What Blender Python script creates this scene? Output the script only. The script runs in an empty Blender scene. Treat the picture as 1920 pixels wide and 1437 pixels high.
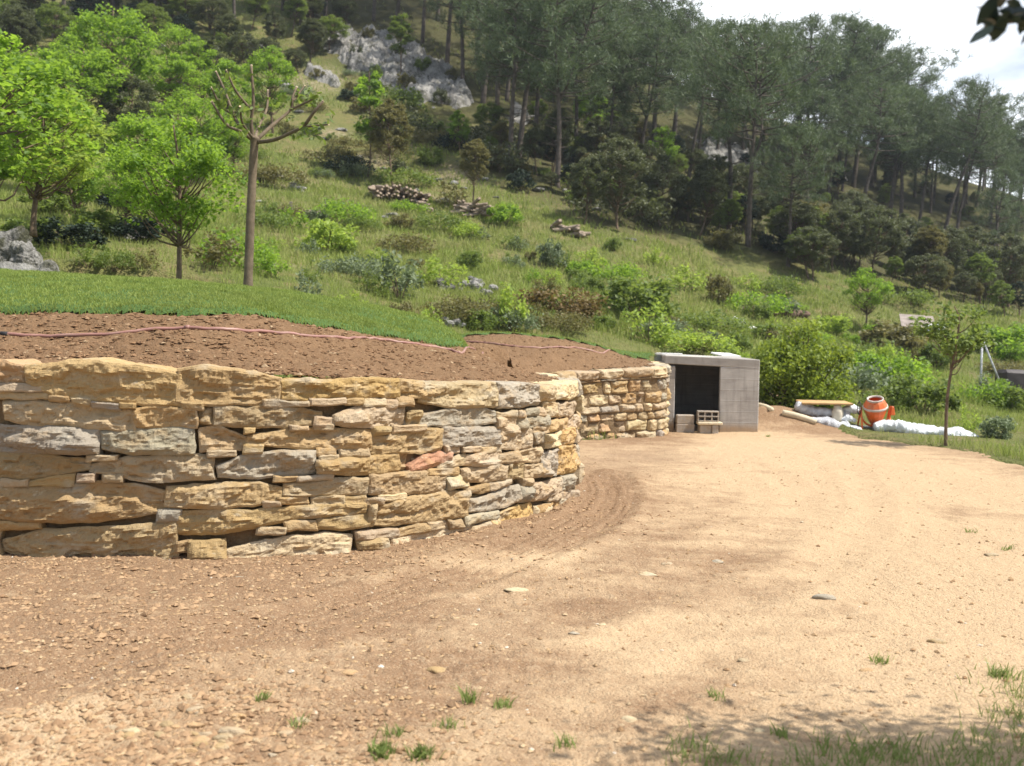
import bpy, math, random
import numpy as np
from mathutils import Matrix, Vector
R_ = math.radians
S = bpy.context.scene
COL = S.collection

# ------------------------------------------------------------------ camera
CAM = np.array([0.0, 0.0, 1.6])
FPX = 1920.0
cam_m = Matrix.Rotation(R_(90 - 2.04), 4, 'X') @ Matrix.Rotation(R_(1.0), 4, 'Z')
cd = bpy.data.cameras.new('camera'); cam = bpy.data.objects.new('camera', cd); COL.objects.link(cam)
cam.matrix_world = Matrix.Translation(Vector(CAM)) @ cam_m
cd.lens = 36.0; cd.sensor_width = 36.0; cd.sensor_fit = 'HORIZONTAL'
cd.clip_start = 0.05; cd.clip_end = 2000
cd.dof.use_dof = True; cd.dof.focus_distance = 9.0; cd.dof.aperture_fstop = 2.6
S.camera = cam

# ------------------------------------------------------------------ sun, sky, exposure
SUN = Vector((0.53, -0.12, 0.838)).normalized()
ld = bpy.data.lights.new('sun', 'SUN'); lo = bpy.data.objects.new('sun', ld); COL.objects.link(lo)
ld.energy = 5.0; ld.angle = R_(0.53); ld.color = (1.0, 0.955, 0.87)
lo.rotation_euler = SUN.to_track_quat('Z', 'Y').to_euler(); lo.location = (20, -8, 30)
W = bpy.data.worlds.new('World'); S.world = W; W.use_nodes = True
wn = W.node_tree; wn.nodes.clear()
def wnode(t, **k):
    n = wn.nodes.new(t)
    for a, v in k.items():
        if a in n.inputs: n.inputs[a].default_value = v
        else: setattr(n, a, v)
    return n
w_sky = wnode('ShaderNodeTexSky'); w_sky.sky_type = 'NISHITA'; w_sky.sun_disc = False
w_sky.sun_elevation = math.asin(SUN.z); w_sky.sun_rotation = math.atan2(SUN.x, SUN.y)
w_sky.air_density = 1.0; w_sky.dust_density = 1.0
w_tc = wnode('ShaderNodeTexCoord')
w_map = wnode('ShaderNodeMapping'); w_map.inputs['Scale'].default_value = (1, 1, 2.1); w_map.inputs['Location'].default_value = (0.32, 0.1, 0.0)
w_noi = wnode('ShaderNodeTexNoise', Scale=3.1, Detail=7.0, Roughness=0.55, Distortion=0.25)
w_rmp = wnode('ShaderNodeMapRange'); w_rmp.inputs[1].default_value = 0.52; w_rmp.inputs[2].default_value = 0.69; w_rmp.inputs[3].default_value = 0.22
w_mix = wnode('ShaderNodeMix'); w_mix.data_type = 'RGBA'; w_mix.inputs[7].default_value = (15.5, 16.2, 17.2, 1)
w_bg = wnode('ShaderNodeBackground', Strength=0.075); w_out = wnode('ShaderNodeOutputWorld')
L = wn.links.new
L(w_tc.outputs['Generated'], w_map.inputs[0]); L(w_map.outputs[0], w_noi.inputs['Vector'])
w_sep = wnode('ShaderNodeSeparateXYZ'); w_bias = wnode('ShaderNodeMath', operation='MULTIPLY_ADD'); w_bias.inputs[1].default_value = 0.13   # the clouds stand over the ridge
L(w_tc.outputs['Generated'], w_sep.inputs[0]); L(w_sep.outputs[1], w_bias.inputs[0]); L(w_noi.outputs[0], w_bias.inputs[2]); L(w_bias.outputs[0], w_rmp.inputs[0]); L(w_rmp.outputs[0], w_mix.inputs[0]); L(w_sky.outputs[0], w_mix.inputs[6])
L(w_mix.outputs[2], w_bg.inputs[0]); L(w_bg.outputs[0], w_out.inputs[0])
S.view_settings.view_transform = 'Standard'; S.view_settings.look = 'None'
S.view_settings.exposure = 0.56; S.view_settings.gamma = 1.0
S.cycles.use_denoising = True
S.cycles.max_bounces = 6; S.cycles.diffuse_bounces = 3; S.cycles.glossy_bounces = 2
S.cycles.transmission_bounces = 3; S.cycles.volume_bounces = 0
S.cycles.caustics_reflective = False; S.cycles.caustics_refractive = False

# ------------------------------------------------------------------ maths helpers
RM = np.array(cam_m.to_3x3())
rng = np.random.default_rng(7); random.seed(7)
def ray(px, py):
    d = np.array([(px - 960) / FPX, -(py - 718.5) / FPX, -1.0])
    return RM @ d
def at(px, py, Y):                      # the point of the sight line that lies Y metres ahead
    d = ray(px, py); return CAM + d * (Y / d[1])
def onz(px, py, z=0.0):
    d = ray(px, py); return CAM + d * ((z - CAM[2]) / d[2])
def to_px(p):
    q = RM.T @ (np.asarray(p) - CAM); return 960 - FPX * q[0] / q[2], 718.5 + FPX * q[1] / q[2]
def sm(a, b, x):
    t = np.clip((x - a) / (b - a), 0, 1); return t * t * (3 - 2 * t)
def _h(ix, iy, iz, seed):
    with np.errstate(over='ignore'):
        h = (ix.astype(np.uint32) * np.uint32(374761393) + iy.astype(np.uint32) * np.uint32(668265263)
             + iz.astype(np.uint32) * np.uint32(2147483647) + np.uint32(seed * 1274126177 % 4294967291))
        h = (h ^ (h >> np.uint32(13))) * np.uint32(1274126177)
        h = (h ^ (h >> np.uint32(15))) * np.uint32(2246822519)
        h = h ^ (h >> np.uint32(13))
    return h.astype(np.float64) / 4294967295.0 * 2 - 1
def vn(P, seed=0):
    P = np.asarray(P, float); I = np.floor(P).astype(np.int64); f = P - I; u = f * f * (3 - 2 * f)
    out = 0
    for a in (0, 1):
        for b in (0, 1):
            for c in (0, 1):
                w = (u[..., 0] if a else 1 - u[..., 0]) * (u[..., 1] if b else 1 - u[..., 1]) * (u[..., 2] if c else 1 - u[..., 2])
                out = out + w * _h(I[..., 0] + a, I[..., 1] + b, I[..., 2] + c, seed)
    return out
def fbm(P, o=4, seed=0, g=0.5):
    P = np.asarray(P, float); s = 0; a = 1; t = 0
    for k in range(o):
        s = s + a * vn(P * 2.03 ** k + 17.3 * k, seed + k); t += a; a *= g
    return s / t
def ridge(P, o=4, seed=0):
    P = np.asarray(P, float); s = 0; a = 1; t = 0
    for k in range(o):
        s = s + a * (1 - 2 * np.abs(vn(P * 2.07 ** k + 9.1 * k, seed + k))); t += a; a *= 0.5
    return s / t
def tps(C, reg=1e-3):                   # smooth surface through scattered heights
    C = np.asarray(C, float); X = C[:, :2]; n = len(X)
    def phi(r2): return 0.5 * r2 * np.log(r2 + 1e-9)
    K = phi(((X[:, None] - X[None]) ** 2).sum(-1)) + np.eye(n) * reg
    P = np.c_[np.ones(n), X]; A = np.block([[K, P], [P.T, np.zeros((3, 3))]])
    w = np.linalg.solve(A, np.r_[C[:, 2], 0, 0, 0])
    def f(x, y):
        x = np.asarray(x, float); y = np.asarray(y, float); sh = x.shape; q = np.c_[x.ravel(), y.ravel()]
        out = np.empty(len(q))
        for i in range(0, len(q), 20000):
            p = q[i:i + 20000]
            out[i:i + 20000] = phi(((p[:, None] - X[None]) ** 2).sum(-1)) @ w[:n] + w[n] + p @ w[n + 1:]
        return out.reshape(sh)
    return f
def in_poly(x, y, poly):
    x = np.asarray(x); y = np.asarray(y); c = np.zeros(x.shape, bool); n = len(poly)
    for i in range(n):
        x0, y0 = poly[i]; x1, y1 = poly[(i + 1) % n]
        if y0 == y1: continue
        k = ((y0 > y) != (y1 > y)) & (x < (x1 - x0) * (y - y0) / (y1 - y0) + x0); c ^= k
    return c
def seg_dist(x, y, pts):
    d = np.full(np.shape(x), 1e9)
    for (ax, ay), (bx, by) in zip(pts[:-1], pts[1:]):
        vx, vy = bx - ax, by - ay; t = np.clip(((x - ax) * vx + (y - ay) * vy) / (vx * vx + vy * vy + 1e-12), 0, 1)
        d = np.minimum(d, np.hypot(x - ax - t * vx, y - ay - t * vy))
    return d
def smooth_path(P, n):                  # Catmull-Rom
    P = np.asarray(P, float); Q = np.vstack([2 * P[0] - P[1], P, 2 * P[-1] - P[-2]]); out = []
    m = len(P) - 1
    for t in np.linspace(0, m, n):
        i = min(int(t), m - 1); u = t - i; a, b, c, d = Q[i:i + 4]
        out.append(0.5 * (2 * b + (c - a) * u + (2 * a - 5 * b + 4 * c - d) * u * u + (3 * b - a - 3 * c + d) * u ** 3))
    return np.array(out)

# ------------------------------------------------------------------ mesh helpers
def mesh(name, V, F, smooth=False, attrs=None):
    V = np.asarray(V, float); Fs = F if isinstance(F, list) else [F]
    Fs = [np.asarray(f, np.int32) for f in Fs if len(f)]
    me = bpy.data.meshes.new(name); me.vertices.add(len(V)); me.vertices.foreach_set('co', V.astype(np.float32).ravel())
    tot = np.concatenate([np.full(len(f), f.shape[1], np.int32) for f in Fs]); lp = np.concatenate([f.ravel() for f in Fs])
    st = np.r_[0, np.cumsum(tot)[:-1]].astype(np.int32)
    me.loops.add(len(lp)); me.loops.foreach_set('vertex_index', lp)
    me.polygons.add(len(tot)); me.polygons.foreach_set('loop_start', st); me.polygons.foreach_set('loop_total', tot)
    me.polygons.foreach_set('use_smooth', np.full(len(tot), smooth))
    for k, a in (attrs or {}).items():
        a = np.asarray(a, np.float32)
        if a.ndim == 1:
            t = me.attributes.new(k, 'FLOAT', 'POINT'); t.data.foreach_set('value', a)
        else:
            t = me.attributes.new(k, 'FLOAT_COLOR', 'POINT'); t.data.foreach_set('color', np.c_[a, np.ones(len(a))].astype(np.float32).ravel())
    me.update(calc_edges=True); me.validate()
    return me
def obj(name, me, mat=None, parent=None, loc=(0, 0, 0)):
    if mat is not None and not me.materials: me.materials.append(mat)
    o = bpy.data.objects.new(name, me); COL.objects.link(o); o.location = loc
    if parent is not None: o.parent = parent
    return o
def tag(o, label=None, cat=None, group=None, kind=None):
    if label: o['label'] = label
    if cat: o['category'] = cat
    if group: o['group'] = group
    if kind: o['kind'] = kind
    return o
def empty(name, loc=(0, 0, 0), rz=0, label=None, cat=None, group=None):
    o = bpy.data.objects.new(name, None); COL.objects.link(o); o.location = loc; o.rotation_euler = (0, 0, rz)
    o.empty_display_size = 0.2
    return tag(o, label, cat, group)
class MB:                               # gathers pieces of ONE mesh
    def __init__(s): s.V = []; s.F = {}; s.n = 0; s.A = []
    def add(s, V, *Fs, a=0.0):
        V = np.asarray(V, float); s.V.append(V); s.A.append(np.full(len(V), a))
        for F in Fs:
            F = np.asarray(F, np.int64)
            if len(F): s.F.setdefault(F.shape[1], []).append(F + s.n)
        s.n += len(V); return s
    def tube(s, path, rad, k=8, cap=True, a=0.0):
        V, F, caps = tube(path, rad, k); s.add(V, F, *( [c[None] for c in caps] if cap else []), a=a); return s
    def box(s, c, h, M=None, a=0.0, bev=0.0):
        V, Fs = boxv(h, bev); V = V @ (np.asarray(M).T if M is not None else np.eye(3)) + np.asarray(c); s.add(V, *Fs, a=a); return s
    def make(s, name, smooth=False, off=(0, 0, 0)):
        return mesh(name, np.vstack(s.V) - np.asarray(off), [np.vstack(f) for f in s.F.values()], smooth, {'r': np.concatenate(s.A)})
def boxv(h, bev=0.0):
    hx, hy, hz = h
    if bev <= 0:
        V = np.array([(x, y, z) for x in (-hx, hx) for y in (-hy, hy) for z in (-hz, hz)])
        F = np.array([(0, 1, 3, 2), (4, 6, 7, 5), (0, 4, 5, 1), (2, 3, 7, 6), (0, 2, 6, 4), (1, 5, 7, 3)]); return V, [F]
    b = min(bev, 0.45 * min(h)); V = []; ix = {}
    for x in (-1, 1):
        for y in (-1, 1):
            for z in (-1, 1):
                for ax in range(3):
                    p = [x * (hx - b), y * (hy - b), z * (hz - b)]; p[ax] += (x, y, z)[ax] * b; ix[x, y, z, ax] = len(V); V.append(p)
    Q = []; T = []
    for s in (-1, 1):
        Q.append([ix[s, -1, -1, 0], ix[s, 1, -1, 0], ix[s, 1, 1, 0], ix[s, -1, 1, 0]][::s])
        Q.append([ix[-1, s, -1, 1], ix[-1, s, 1, 1], ix[1, s, 1, 1], ix[1, s, -1, 1]][::s])
        Q.append([ix[-1, -1, s, 2], ix[1, -1, s, 2], ix[1, 1, s, 2], ix[-1, 1, s, 2]][::s])
        for t in (-1, 1):
            Q.append([ix[s, t, -1, 0], ix[s, t, -1, 1], ix[s, t, 1, 1], ix[s, t, 1, 0]][::-s * t])
            Q.append([ix[s, -1, t, 0], ix[s, 1, t, 0], ix[s, 1, t, 2], ix[s, -1, t, 2]][::-s * t])
            Q.append([ix[-1, s, t, 1], ix[-1, s, t, 2], ix[1, s, t, 2], ix[1, s, t, 1]][::-s * t])
            for u in (-1, 1): T.append([ix[s, t, u, 0], ix[s, t, u, 1], ix[s, t, u, 2]][::s * t * u])
    return np.array(V, float), [np.array(Q), np.array(T)]
def tube(path, rad, k=8):
    P = np.asarray(path, float); n = len(P); r = np.broadcast_to(np.asarray(rad, float), (n,))
    T = np.gradient(P, axis=0); T /= np.linalg.norm(T, axis=1)[:, None] + 1e-9
    up = np.array([0, 0, 1.0]) if abs(T[0][2]) < 0.9 else np.array([1.0, 0, 0]); V = []
    for i in range(n):
        s = np.cross(T[i], up); s /= np.linalg.norm(s) + 1e-9; u = np.cross(s, T[i]); up = u
        a = np.arange(k) * 2 * np.pi / k; V.append(P[i] + r[i] * (np.cos(a)[:, None] * s + np.sin(a)[:, None] * u))
    V = np.vstack(V); i = np.arange(n - 1)[:, None] * k; j = np.arange(k)[None]; jn = (j + 1) % k
    F = np.stack([i + j, i + jn, i + k + jn, i + k + j], -1).reshape(-1, 4)
    return V, F, [np.arange(k)[::-1], np.arange(k) + (n - 1) * k]
def grid_faces(nu, nv):
    i = np.arange(nu - 1)[:, None] * nv; j = np.arange(nv - 1)[None]
    return np.stack([i + j, i + nv + j, i + nv + j + 1, i + j + 1], -1).reshape(-1, 4)
def rotz(a): c, s = math.cos(a), math.sin(a); return np.array([[c, -s, 0], [s, c, 0], [0, 0, 1.0]])
def eul(x, y, z):
    cx, sx, cy, sy = math.cos(x), math.sin(x), math.cos(y), math.sin(y)
    return rotz(z) @ np.array([[cy, 0, sy], [0, 1, 0], [-sy, 0, cy]]) @ np.array([[1, 0, 0], [0, cx, -sx], [0, sx, cx]])

# ------------------------------------------------------------------ materials
class NT:
    def __init__(s, name):
        s.m = bpy.data.materials.new(name); s.m.use_nodes = True; s.t = s.m.node_tree; s.t.nodes.clear()
        s.out = s.t.nodes.new('ShaderNodeOutputMaterial')
    def n(s, t, ins=None, **k):
        n = s.t.nodes.new(t)
        for a, v in k.items(): setattr(n, a, v)
        for a, v in (ins or {}).items(): s.set(n.inputs[a], v)
        return n
    def set(s, sock, v):
        if isinstance(v, bpy.types.NodeSocket): s.t.links.new(v, sock)
        elif isinstance(v, (tuple, list)) and sock.type == 'RGBA' and len(v) == 3: sock.default_value = (*v, 1)
        else: sock.default_value = v
    def pos(s): return s.n('ShaderNodeNewGeometry').outputs['Position']
    def objc(s): return s.n('ShaderNodeTexCoord').outputs['Object']
    def attr(s, name, o='Fac'): return s.n('ShaderNodeAttribute', attribute_name=name).outputs[o]
    def noise(s, vec, scale, detail=4.0, rough=0.55, dist=0.0):
        return s.n('ShaderNodeTexNoise', {'Vector': vec, 'Scale': scale, 'Detail': detail, 'Roughness': rough, 'Distortion': dist}).outputs[0]
    def stretch(s, vec, sc): return s.n('ShaderNodeMapping', {'Vector': vec, 'Scale': sc}).outputs[0]
    def rng(s, v, a, b, c=0.0, d=1.0): return s.n('ShaderNodeMapRange', {0: v, 1: a, 2: b, 3: c, 4: d}).outputs[0]
    def mix(s, f, a, b, mode='MIX'):
        return s.n('ShaderNodeMix', {0: f, 6: a, 7: b}, data_type='RGBA', blend_type=mode).outputs[2]
    def math(s, op, a, b=0.0): return s.n('ShaderNodeMath', {0: a, 1: b}, operation=op).outputs[0]
    def bump(s, h, st=0.5, d=0.02): return s.n('ShaderNodeBump', {'Height': h, 'Strength': st, 'Distance': d}).outputs[0]
    def pbr(s, col, rough=0.9, nrm=None, spec=0.3, metal=0.0, **k):
        b = s.n('ShaderNodeBsdfPrincipled', {'Base Color': col, 'Roughness': rough, 'Specular IOR Level': spec, 'Metallic': metal})
        if nrm is not None: s.set(b.inputs['Normal'], nrm)
        return b.outputs[0]
    def done(s, sh): s.t.links.new(sh, s.out.inputs[0]); return s.m
def m_simple(name, col, rough=0.8, var=0.25, scale=6.0, spec=0.3, metal=0.0, bump=0.3, dirt=None):
    t = NT(name); p = t.objc(); a = t.noise(p, scale, 5); b = t.noise(p, scale * 7, 3)
    c = t.mix(t.rng(a, 0.3, 0.7), tuple(x * (1 - var) for x in col), tuple(min(1, x * (1 + var)) for x in col))
    if dirt: c = t.mix(t.rng(t.noise(p, scale * 0.6, 6, 0.65), 0.48, 0.72), c, dirt)
    return t.done(t.pbr(c, rough, t.bump(b, min(bump, 1.0), 0.01 if bump < 1 else 0.03), spec, metal))

def m_stone():
    t = NT('wall_stone'); p = t.pos(); c = t.attr('tint', 'Color')
    q = t.stretch(p, (1, 1, 2.2))
    c = t.mix(t.rng(t.noise(q, 5.0, 5, 0.6, 0.4), 0.49, 0.68, 0, 0.42), c, (0.44, 0.275, 0.115))      # iron stain
    c = t.mix(t.rng(t.noise(q, 3.4, 4, 0.6), 0.52, 0.72, 0, 0.6), c, (0.45, 0.41, 0.33))              # grey skin
    c = t.mix(t.rng(t.noise(q, 9.0, 6, 0.7), 0.60, 0.70, 0, 0.55), c, (0.62, 0.54, 0.40))             # fresh breaks
    c = t.mix(t.rng(t.noise(p, 26, 4, 0.7), 0.58, 0.70, 0, 0.6), c, (0.17, 0.12, 0.07))               # dark pits
    h = t.math('ADD', t.noise(q, 16, 8, 0.68), t.math('MULTIPLY', t.noise(p, 70, 4, 0.7), 0.35))
    return t.done(t.pbr(c, 0.92, t.bump(h, 0.9, 0.022), 0.2))
M_STONE = m_stone()
def m_core():
    t = NT('wall_core'); p = t.pos(); c = t.mix(t.noise(p, 9, 5), (0.12, 0.08, 0.045), (0.26, 0.18, 0.10))
    return t.done(t.pbr(c, 0.95, t.bump(t.noise(p, 30, 6), 0.9, 0.03), 0.1))
M_CORE = m_core()
def m_dirt():
    t = NT('dirt'); p = t.pos(); s = t.attr('soil')
    n1 = t.noise(t.n('ShaderNodeMapping', {'Vector': p, 'Rotation': (0, 0, 0.9), 'Scale': (1, 2.2, 1)}).outputs[0], 1.1, 6, 0.64, 0.5); n2 = t.noise(p, 13, 6, 0.65); n3 = t.noise(p, 75, 3, 0.6); n4 = t.noise(p, 4.5, 5, 0.6)
    f = t.math('ADD', s, t.math('MULTIPLY', t.math('SUBTRACT', n1, 0.5), 2.0))
    f = t.math('ADD', f, t.math('MULTIPLY', t.math('SUBTRACT', n4, 0.5), 1.2))
    c = t.mix(t.rng(f, 0.05, 0.95), (0.52, 0.370, 0.226), (0.275, 0.172, 0.100))
    c = t.mix(t.rng(n2, 0.55, 0.75, 0, 0.4), c, (0.60, 0.47, 0.315))
    c = t.mix(t.rng(n3, 0.56, 0.70, 0, 0.55), c, (0.20, 0.115, 0.055))
    c = t.mix(t.rng(n3, 0.44, 0.32, 0, 0.45), c, (0.70, 0.55, 0.36))
    c = t.mix(t.attr('damp'), c, (0.30, 0.20, 0.125))
    h = t.math('ADD', t.math('MULTIPLY', n2, 0.9), t.math('MULTIPLY', n3, 0.5))
    return t.done(t.pbr(c, 0.95, t.bump(h, 1.0, 0.04), 0.12))
M_DIRT = m_dirt()
def m_soil():
    t = NT('tilled_soil'); p = t.pos(); n1 = t.noise(p, 2.2, 5); n2 = t.noise(p, 22, 6, 0.68); n3 = t.noise(p, 60, 3)
    c = t.mix(n1, (0.150, 0.088, 0.047), (0.250, 0.152, 0.083)); c = t.mix(t.rng(n2, 0.5, 0.72, 0, 0.6), c, (0.33, 0.215, 0.122))
    c = t.mix(t.rng(n3, 0.58, 0.70, 0, 0.7), c, (0.07, 0.038, 0.02))
    return t.done(t.pbr(c, 0.96, t.bump(t.math('ADD', n2, t.math('MULTIPLY', n3, 0.5)), 1.0, 0.03), 0.1))
M_SOIL = m_soil()
def m_hill():
    t = NT('hillside'); p = t.pos(); b = t.attr('bare')
    n1 = t.noise(p, 0.22, 5, 0.6); n2 = t.noise(p, 1.1, 6, 0.62); n3 = t.noise(p, 6, 5, 0.65)
    c = t.mix(t.rng(n1, 0.35, 0.65), (0.145, 0.175, 0.048), (0.215, 0.205, 0.078))
    c = t.mix(t.rng(n2, 0.50, 0.68, 0, 0.85), c, (0.270, 0.210, 0.105))
    c = t.mix(t.rng(n3, 0.50, 0.66, 0, 0.6), c, (0.080, 0.110, 0.030))
    f = t.math('ADD', b, t.math('MULTIPLY', t.math('SUBTRACT', n3, 0.5), 0.9))
    c = t.mix(t.rng(f, 0.35, 0.7), c, t.mix(n3, (0.36, 0.27, 0.17), (0.52, 0.43, 0.32)))
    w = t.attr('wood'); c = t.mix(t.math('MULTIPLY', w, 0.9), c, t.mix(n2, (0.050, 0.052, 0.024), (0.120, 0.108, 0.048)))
    return t.done(t.pbr(c, 0.95, t.bump(t.math('ADD', n3, t.noise(p, 22, 5)), 1.0, 0.12), 0.1))
M_HILL = m_hill()
def m_leaf(name, dark, light, trans, tf=0.4, rough=0.55, spec=0.35):
    t = NT(name); r = t.attr('r'); oi = t.n('ShaderNodeObjectInfo').outputs['Random']
    c = t.mix(r, dark, light); c = t.mix(t.rng(oi, 0, 1, 0, 0.35), c, tuple(x * 0.55 for x in light))
    tr = t.n('ShaderNodeBsdfTranslucent', {'Color': t.mix(r, tuple(x * 0.7 for x in trans), trans)}).outputs[0]
    b = t.pbr(c, rough, None, spec)
    return t.done(t.n('ShaderNodeMixShader', {0: tf, 1: b, 2: tr}).outputs[0])
M_LEAF = {
    'bright': m_leaf('leaf_bright', (0.060, 0.140, 0.018), (0.220, 0.320, 0.045), (0.42, 0.64, 0.06), 0.48),
    'holm': m_leaf('leaf_holm', (0.060, 0.078, 0.036), (0.150, 0.160, 0.078), (0.20, 0.23, 0.08), 0.28),
    'olive': m_leaf('leaf_olive', (0.110, 0.112, 0.040), (0.215, 0.195, 0.075), (0.30, 0.27, 0.08), 0.35),
    'grey': m_leaf('leaf_grey', (0.110, 0.145, 0.075), (0.240, 0.290, 0.160), (0.25, 0.32, 0.14), 0.3),
    'lime': m_leaf('leaf_lime', (0.180, 0.270, 0.040), (0.330, 0.420, 0.080), (0.55, 0.70, 0.10), 0.45),
    'mid': m_leaf('leaf_mid', (0.085, 0.135, 0.028), (0.180, 0.235, 0.058), (0.32, 0.42, 0.07), 0.4),
    'box': m_leaf('leaf_box', (0.075, 0.125, 0.018), (0.270, 0.335, 0.045), (0.42, 0.52, 0.05), 0.38),
    'rust': m_leaf('leaf_rust', (0.120, 0.090, 0.030), (0.230, 0.150, 0.055), (0.25, 0.18, 0.05), 0.3),
    'shade': m_leaf('leaf_shade', (0.022, 0.036, 0.026), (0.050, 0.072, 0.045), (0.05, 0.08, 0.03), 0.10, 0.6, 0.15),  # very dark leaf green, for dark evergreens and to imitate shade
    'twig': m_leaf('leaf_twig', (0.016, 0.026, 0.022), (0.034, 0.050, 0.038), (0.03, 0.05, 0.02), 0.06, 0.28, 0.5),
}
M_PINE = m_leaf('pine_needles', (0.056, 0.092, 0.048), (0.150, 0.192, 0.092), (0.18, 0.24, 0.09), 0.27)
M_BARK = m_simple('bark', (0.16, 0.115, 0.08), 0.95, 0.4, 9, 0.1, bump=0.8)
M_PBARK = m_simple('pine_bark', (0.115, 0.095, 0.080), 0.95, 0.4, 5, 0.1, bump=0.8)
M_MBARK = m_simple('pollard_bark', (0.165, 0.128, 0.088), 0.92, 0.3, 12, 0.15, bump=0.7)
M_CUT = m_simple('cut_wood', (0.62, 0.50, 0.33), 0.8, 0.15, 10)
def m_grass(name, a, b, dry, tr):
    t = NT(name); r = t.attr('r'); p = t.pos()
    c = t.mix(r, a, b); c = t.mix(t.rng(t.noise(p, 0.55, 5, 0.65), 0.48, 0.66, 0, 0.8), c, dry); c = t.mix(t.rng(t.noise(p, 1.7, 5, 0.7), 0.52, 0.66, 0, 0.6), c, tuple(x * 0.55 for x in a))
    trn = t.n('ShaderNodeBsdfTranslucent', {'Color': t.mix(0.5, c, tr)}).outputs[0]
    return t.done(t.n('ShaderNodeMixShader', {0: 0.4, 1: t.pbr(c, 0.7, None, 0.2), 2: trn}).outputs[0])
M_GRASS = m_grass('wild_grass', (0.185, 0.245, 0.050), (0.340, 0.390, 0.105), (0.380, 0.345, 0.165), (0.42, 0.50, 0.11))
M_LAWN = m_grass('turf', (0.175, 0.240, 0.042), (0.330, 0.385, 0.110), (0.235, 0.275, 0.075), (0.42, 0.50, 0.10))
M_WEED = m_grass('weeds', (0.150, 0.215, 0.055), (0.280, 0.340, 0.110), (0.260, 0.280, 0.120), (0.36, 0.44, 0.12))
def m_rock(name='limestone_outcrop', a=(0.19, 0.182, 0.172), b=(0.47, 0.45, 0.42)):
    t = NT(name); p = t.pos(); n1 = t.noise(p, 0.8, 7, 0.68); n2 = t.noise(p, 4.5, 6, 0.7)
    c = t.mix(t.rng(n1, 0.36, 0.62), a, b); c = t.mix(t.rng(n2, 0.52, 0.68, 0, 0.8), c, (0.55, 0.53, 0.49))
    c = t.mix(t.rng(t.noise(p, 1.3, 7, 0.75), 0.52, 0.62, 0, 0.9), c, (0.085, 0.085, 0.045)); c = t.mix(t.rng(t.noise(t.stretch(p, (1, 1, .4)), 2.6, 5, .7, 1.0), .58, .66, 0, .85), c, (.06, .055, .05))
    return t.done(t.pbr(c, 0.93, t.bump(t.math('ADD', n2, t.noise(p, 14, 5, 0.7)), 1.0, 0.15), 0.15))
M_ROCK = m_rock()
def m_concrete():
    t = NT('concrete'); p = t.pos(); n1 = t.noise(p, 2.4, 6, 0.62); n2 = t.noise(p, 45, 4, 0.6)
    st = t.noise(t.stretch(p, (3.0, 3.0, 14.0)), 1.0, 4)
    c = t.mix(t.rng(n1, 0.3, 0.7), (0.37, 0.350, 0.330), (0.50, 0.475, 0.445)); c = t.mix(t.rng(st, 0.5, 0.7, 0, 0.35), c, (0.24, 0.21, 0.19))
    z = t.n('ShaderNodeSeparateXYZ', {0: p}).outputs[2]
    c = t.mix(t.rng(t.math('ADD', z, t.math('MULTIPLY', n1, 0.25)), 0.33, 0.20, 0, 0.75), c, (0.40, 0.27, 0.15))   # splashed earth
    bd = t.math('PINGPONG', t.math('ADD', z, t.math('MULTIPLY', n1, 0.012)), 0.105); c = t.mix(t.rng(bd, 0.012, 0.003, 0, 0.16), c, (0.17, 0.15, 0.135))          # board marks
    c = t.mix(t.rng(t.noise(t.stretch(p, (7, 7, 0.7)), 1.3, 4), 0.52, 0.70, 0, 0.45), c, (0.19, 0.175, 0.16))                                                   # runs of water
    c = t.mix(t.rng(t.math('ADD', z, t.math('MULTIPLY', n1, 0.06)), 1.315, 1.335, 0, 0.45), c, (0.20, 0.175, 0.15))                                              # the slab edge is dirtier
    c = t.mix(t.rng(z, 1.44, 1.47), c, (0.46, 0.43, 0.39))
    return t.done(t.pbr(c, 0.9, t.bump(t.math('ADD', n2, t.math('ADD', t.math('MULTIPLY', n1, 0.6), t.rng(bd, 0.010, 0.0, 0, 0.8))), 0.5, 0.012), 0.2))
M_CONC = m_concrete()
M_BLOCK = m_simple('cinder_block', (0.42, 0.37, 0.315), 0.95, 0.2, 9, 0.15, bump=0.9, dirt=(0.33, 0.25, 0.165))
M_HOSE = m_simple('red_hose', (0.29, 0.140, 0.112), 0.5, 0.25, 4, 0.5, bump=0.1, dirt=(0.42, 0.28, 0.22))
M_ORANGE = m_simple('orange_paint', (0.66, 0.125, 0.022), 0.5, 0.2, 6, 0.4, bump=0.15, dirt=(0.45, 0.21, 0.10))
M_RIM = m_simple('cement_crust', (0.56, 0.49, 0.44), 0.9, 0.2, 14)
M_STEEL = m_simple('grey_steel', (0.30, 0.30, 0.31), 0.5, 0.2, 8, 0.5, 0.4)
M_DARK = m_simple('black_rubber', (0.025, 0.025, 0.027), 0.7, 0.3, 8)
M_PLASTIC = m_simple('white_plastic_sheet', (0.74, 0.77, 0.79), 0.35, 0.10, 5, 0.5, bump=1.0)
M_SILVER = m_simple('clear_sheeting', (0.52, 0.53, 0.56), 0.3, 0.35, 7, 0.6, bump=1.0)
M_SACK = m_simple('cream_sack', (0.60, 0.54, 0.43), 0.85, 0.15, 7)
M_PLY = m_simple('plywood', (0.46, 0.29, 0.13), 0.8, 0.2, 4)
M_STAKE = m_simple('weathered_stake', (0.22, 0.19, 0.155), 0.9, 0.3, 8)
M_POST = m_simple('pale_wood', (0.60, 0.51, 0.36), 0.85, 0.2, 5)
M_LOGS = m_simple('cut_log', (0.27, 0.21, 0.16), 0.9, 0.45, 3, bump=0.6, dirt=(0.45, 0.38, 0.30))
M_TILE = m_simple('grey_roof_sheet', (0.28, 0.235, 0.21), 0.85, 0.25, 3)
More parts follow.
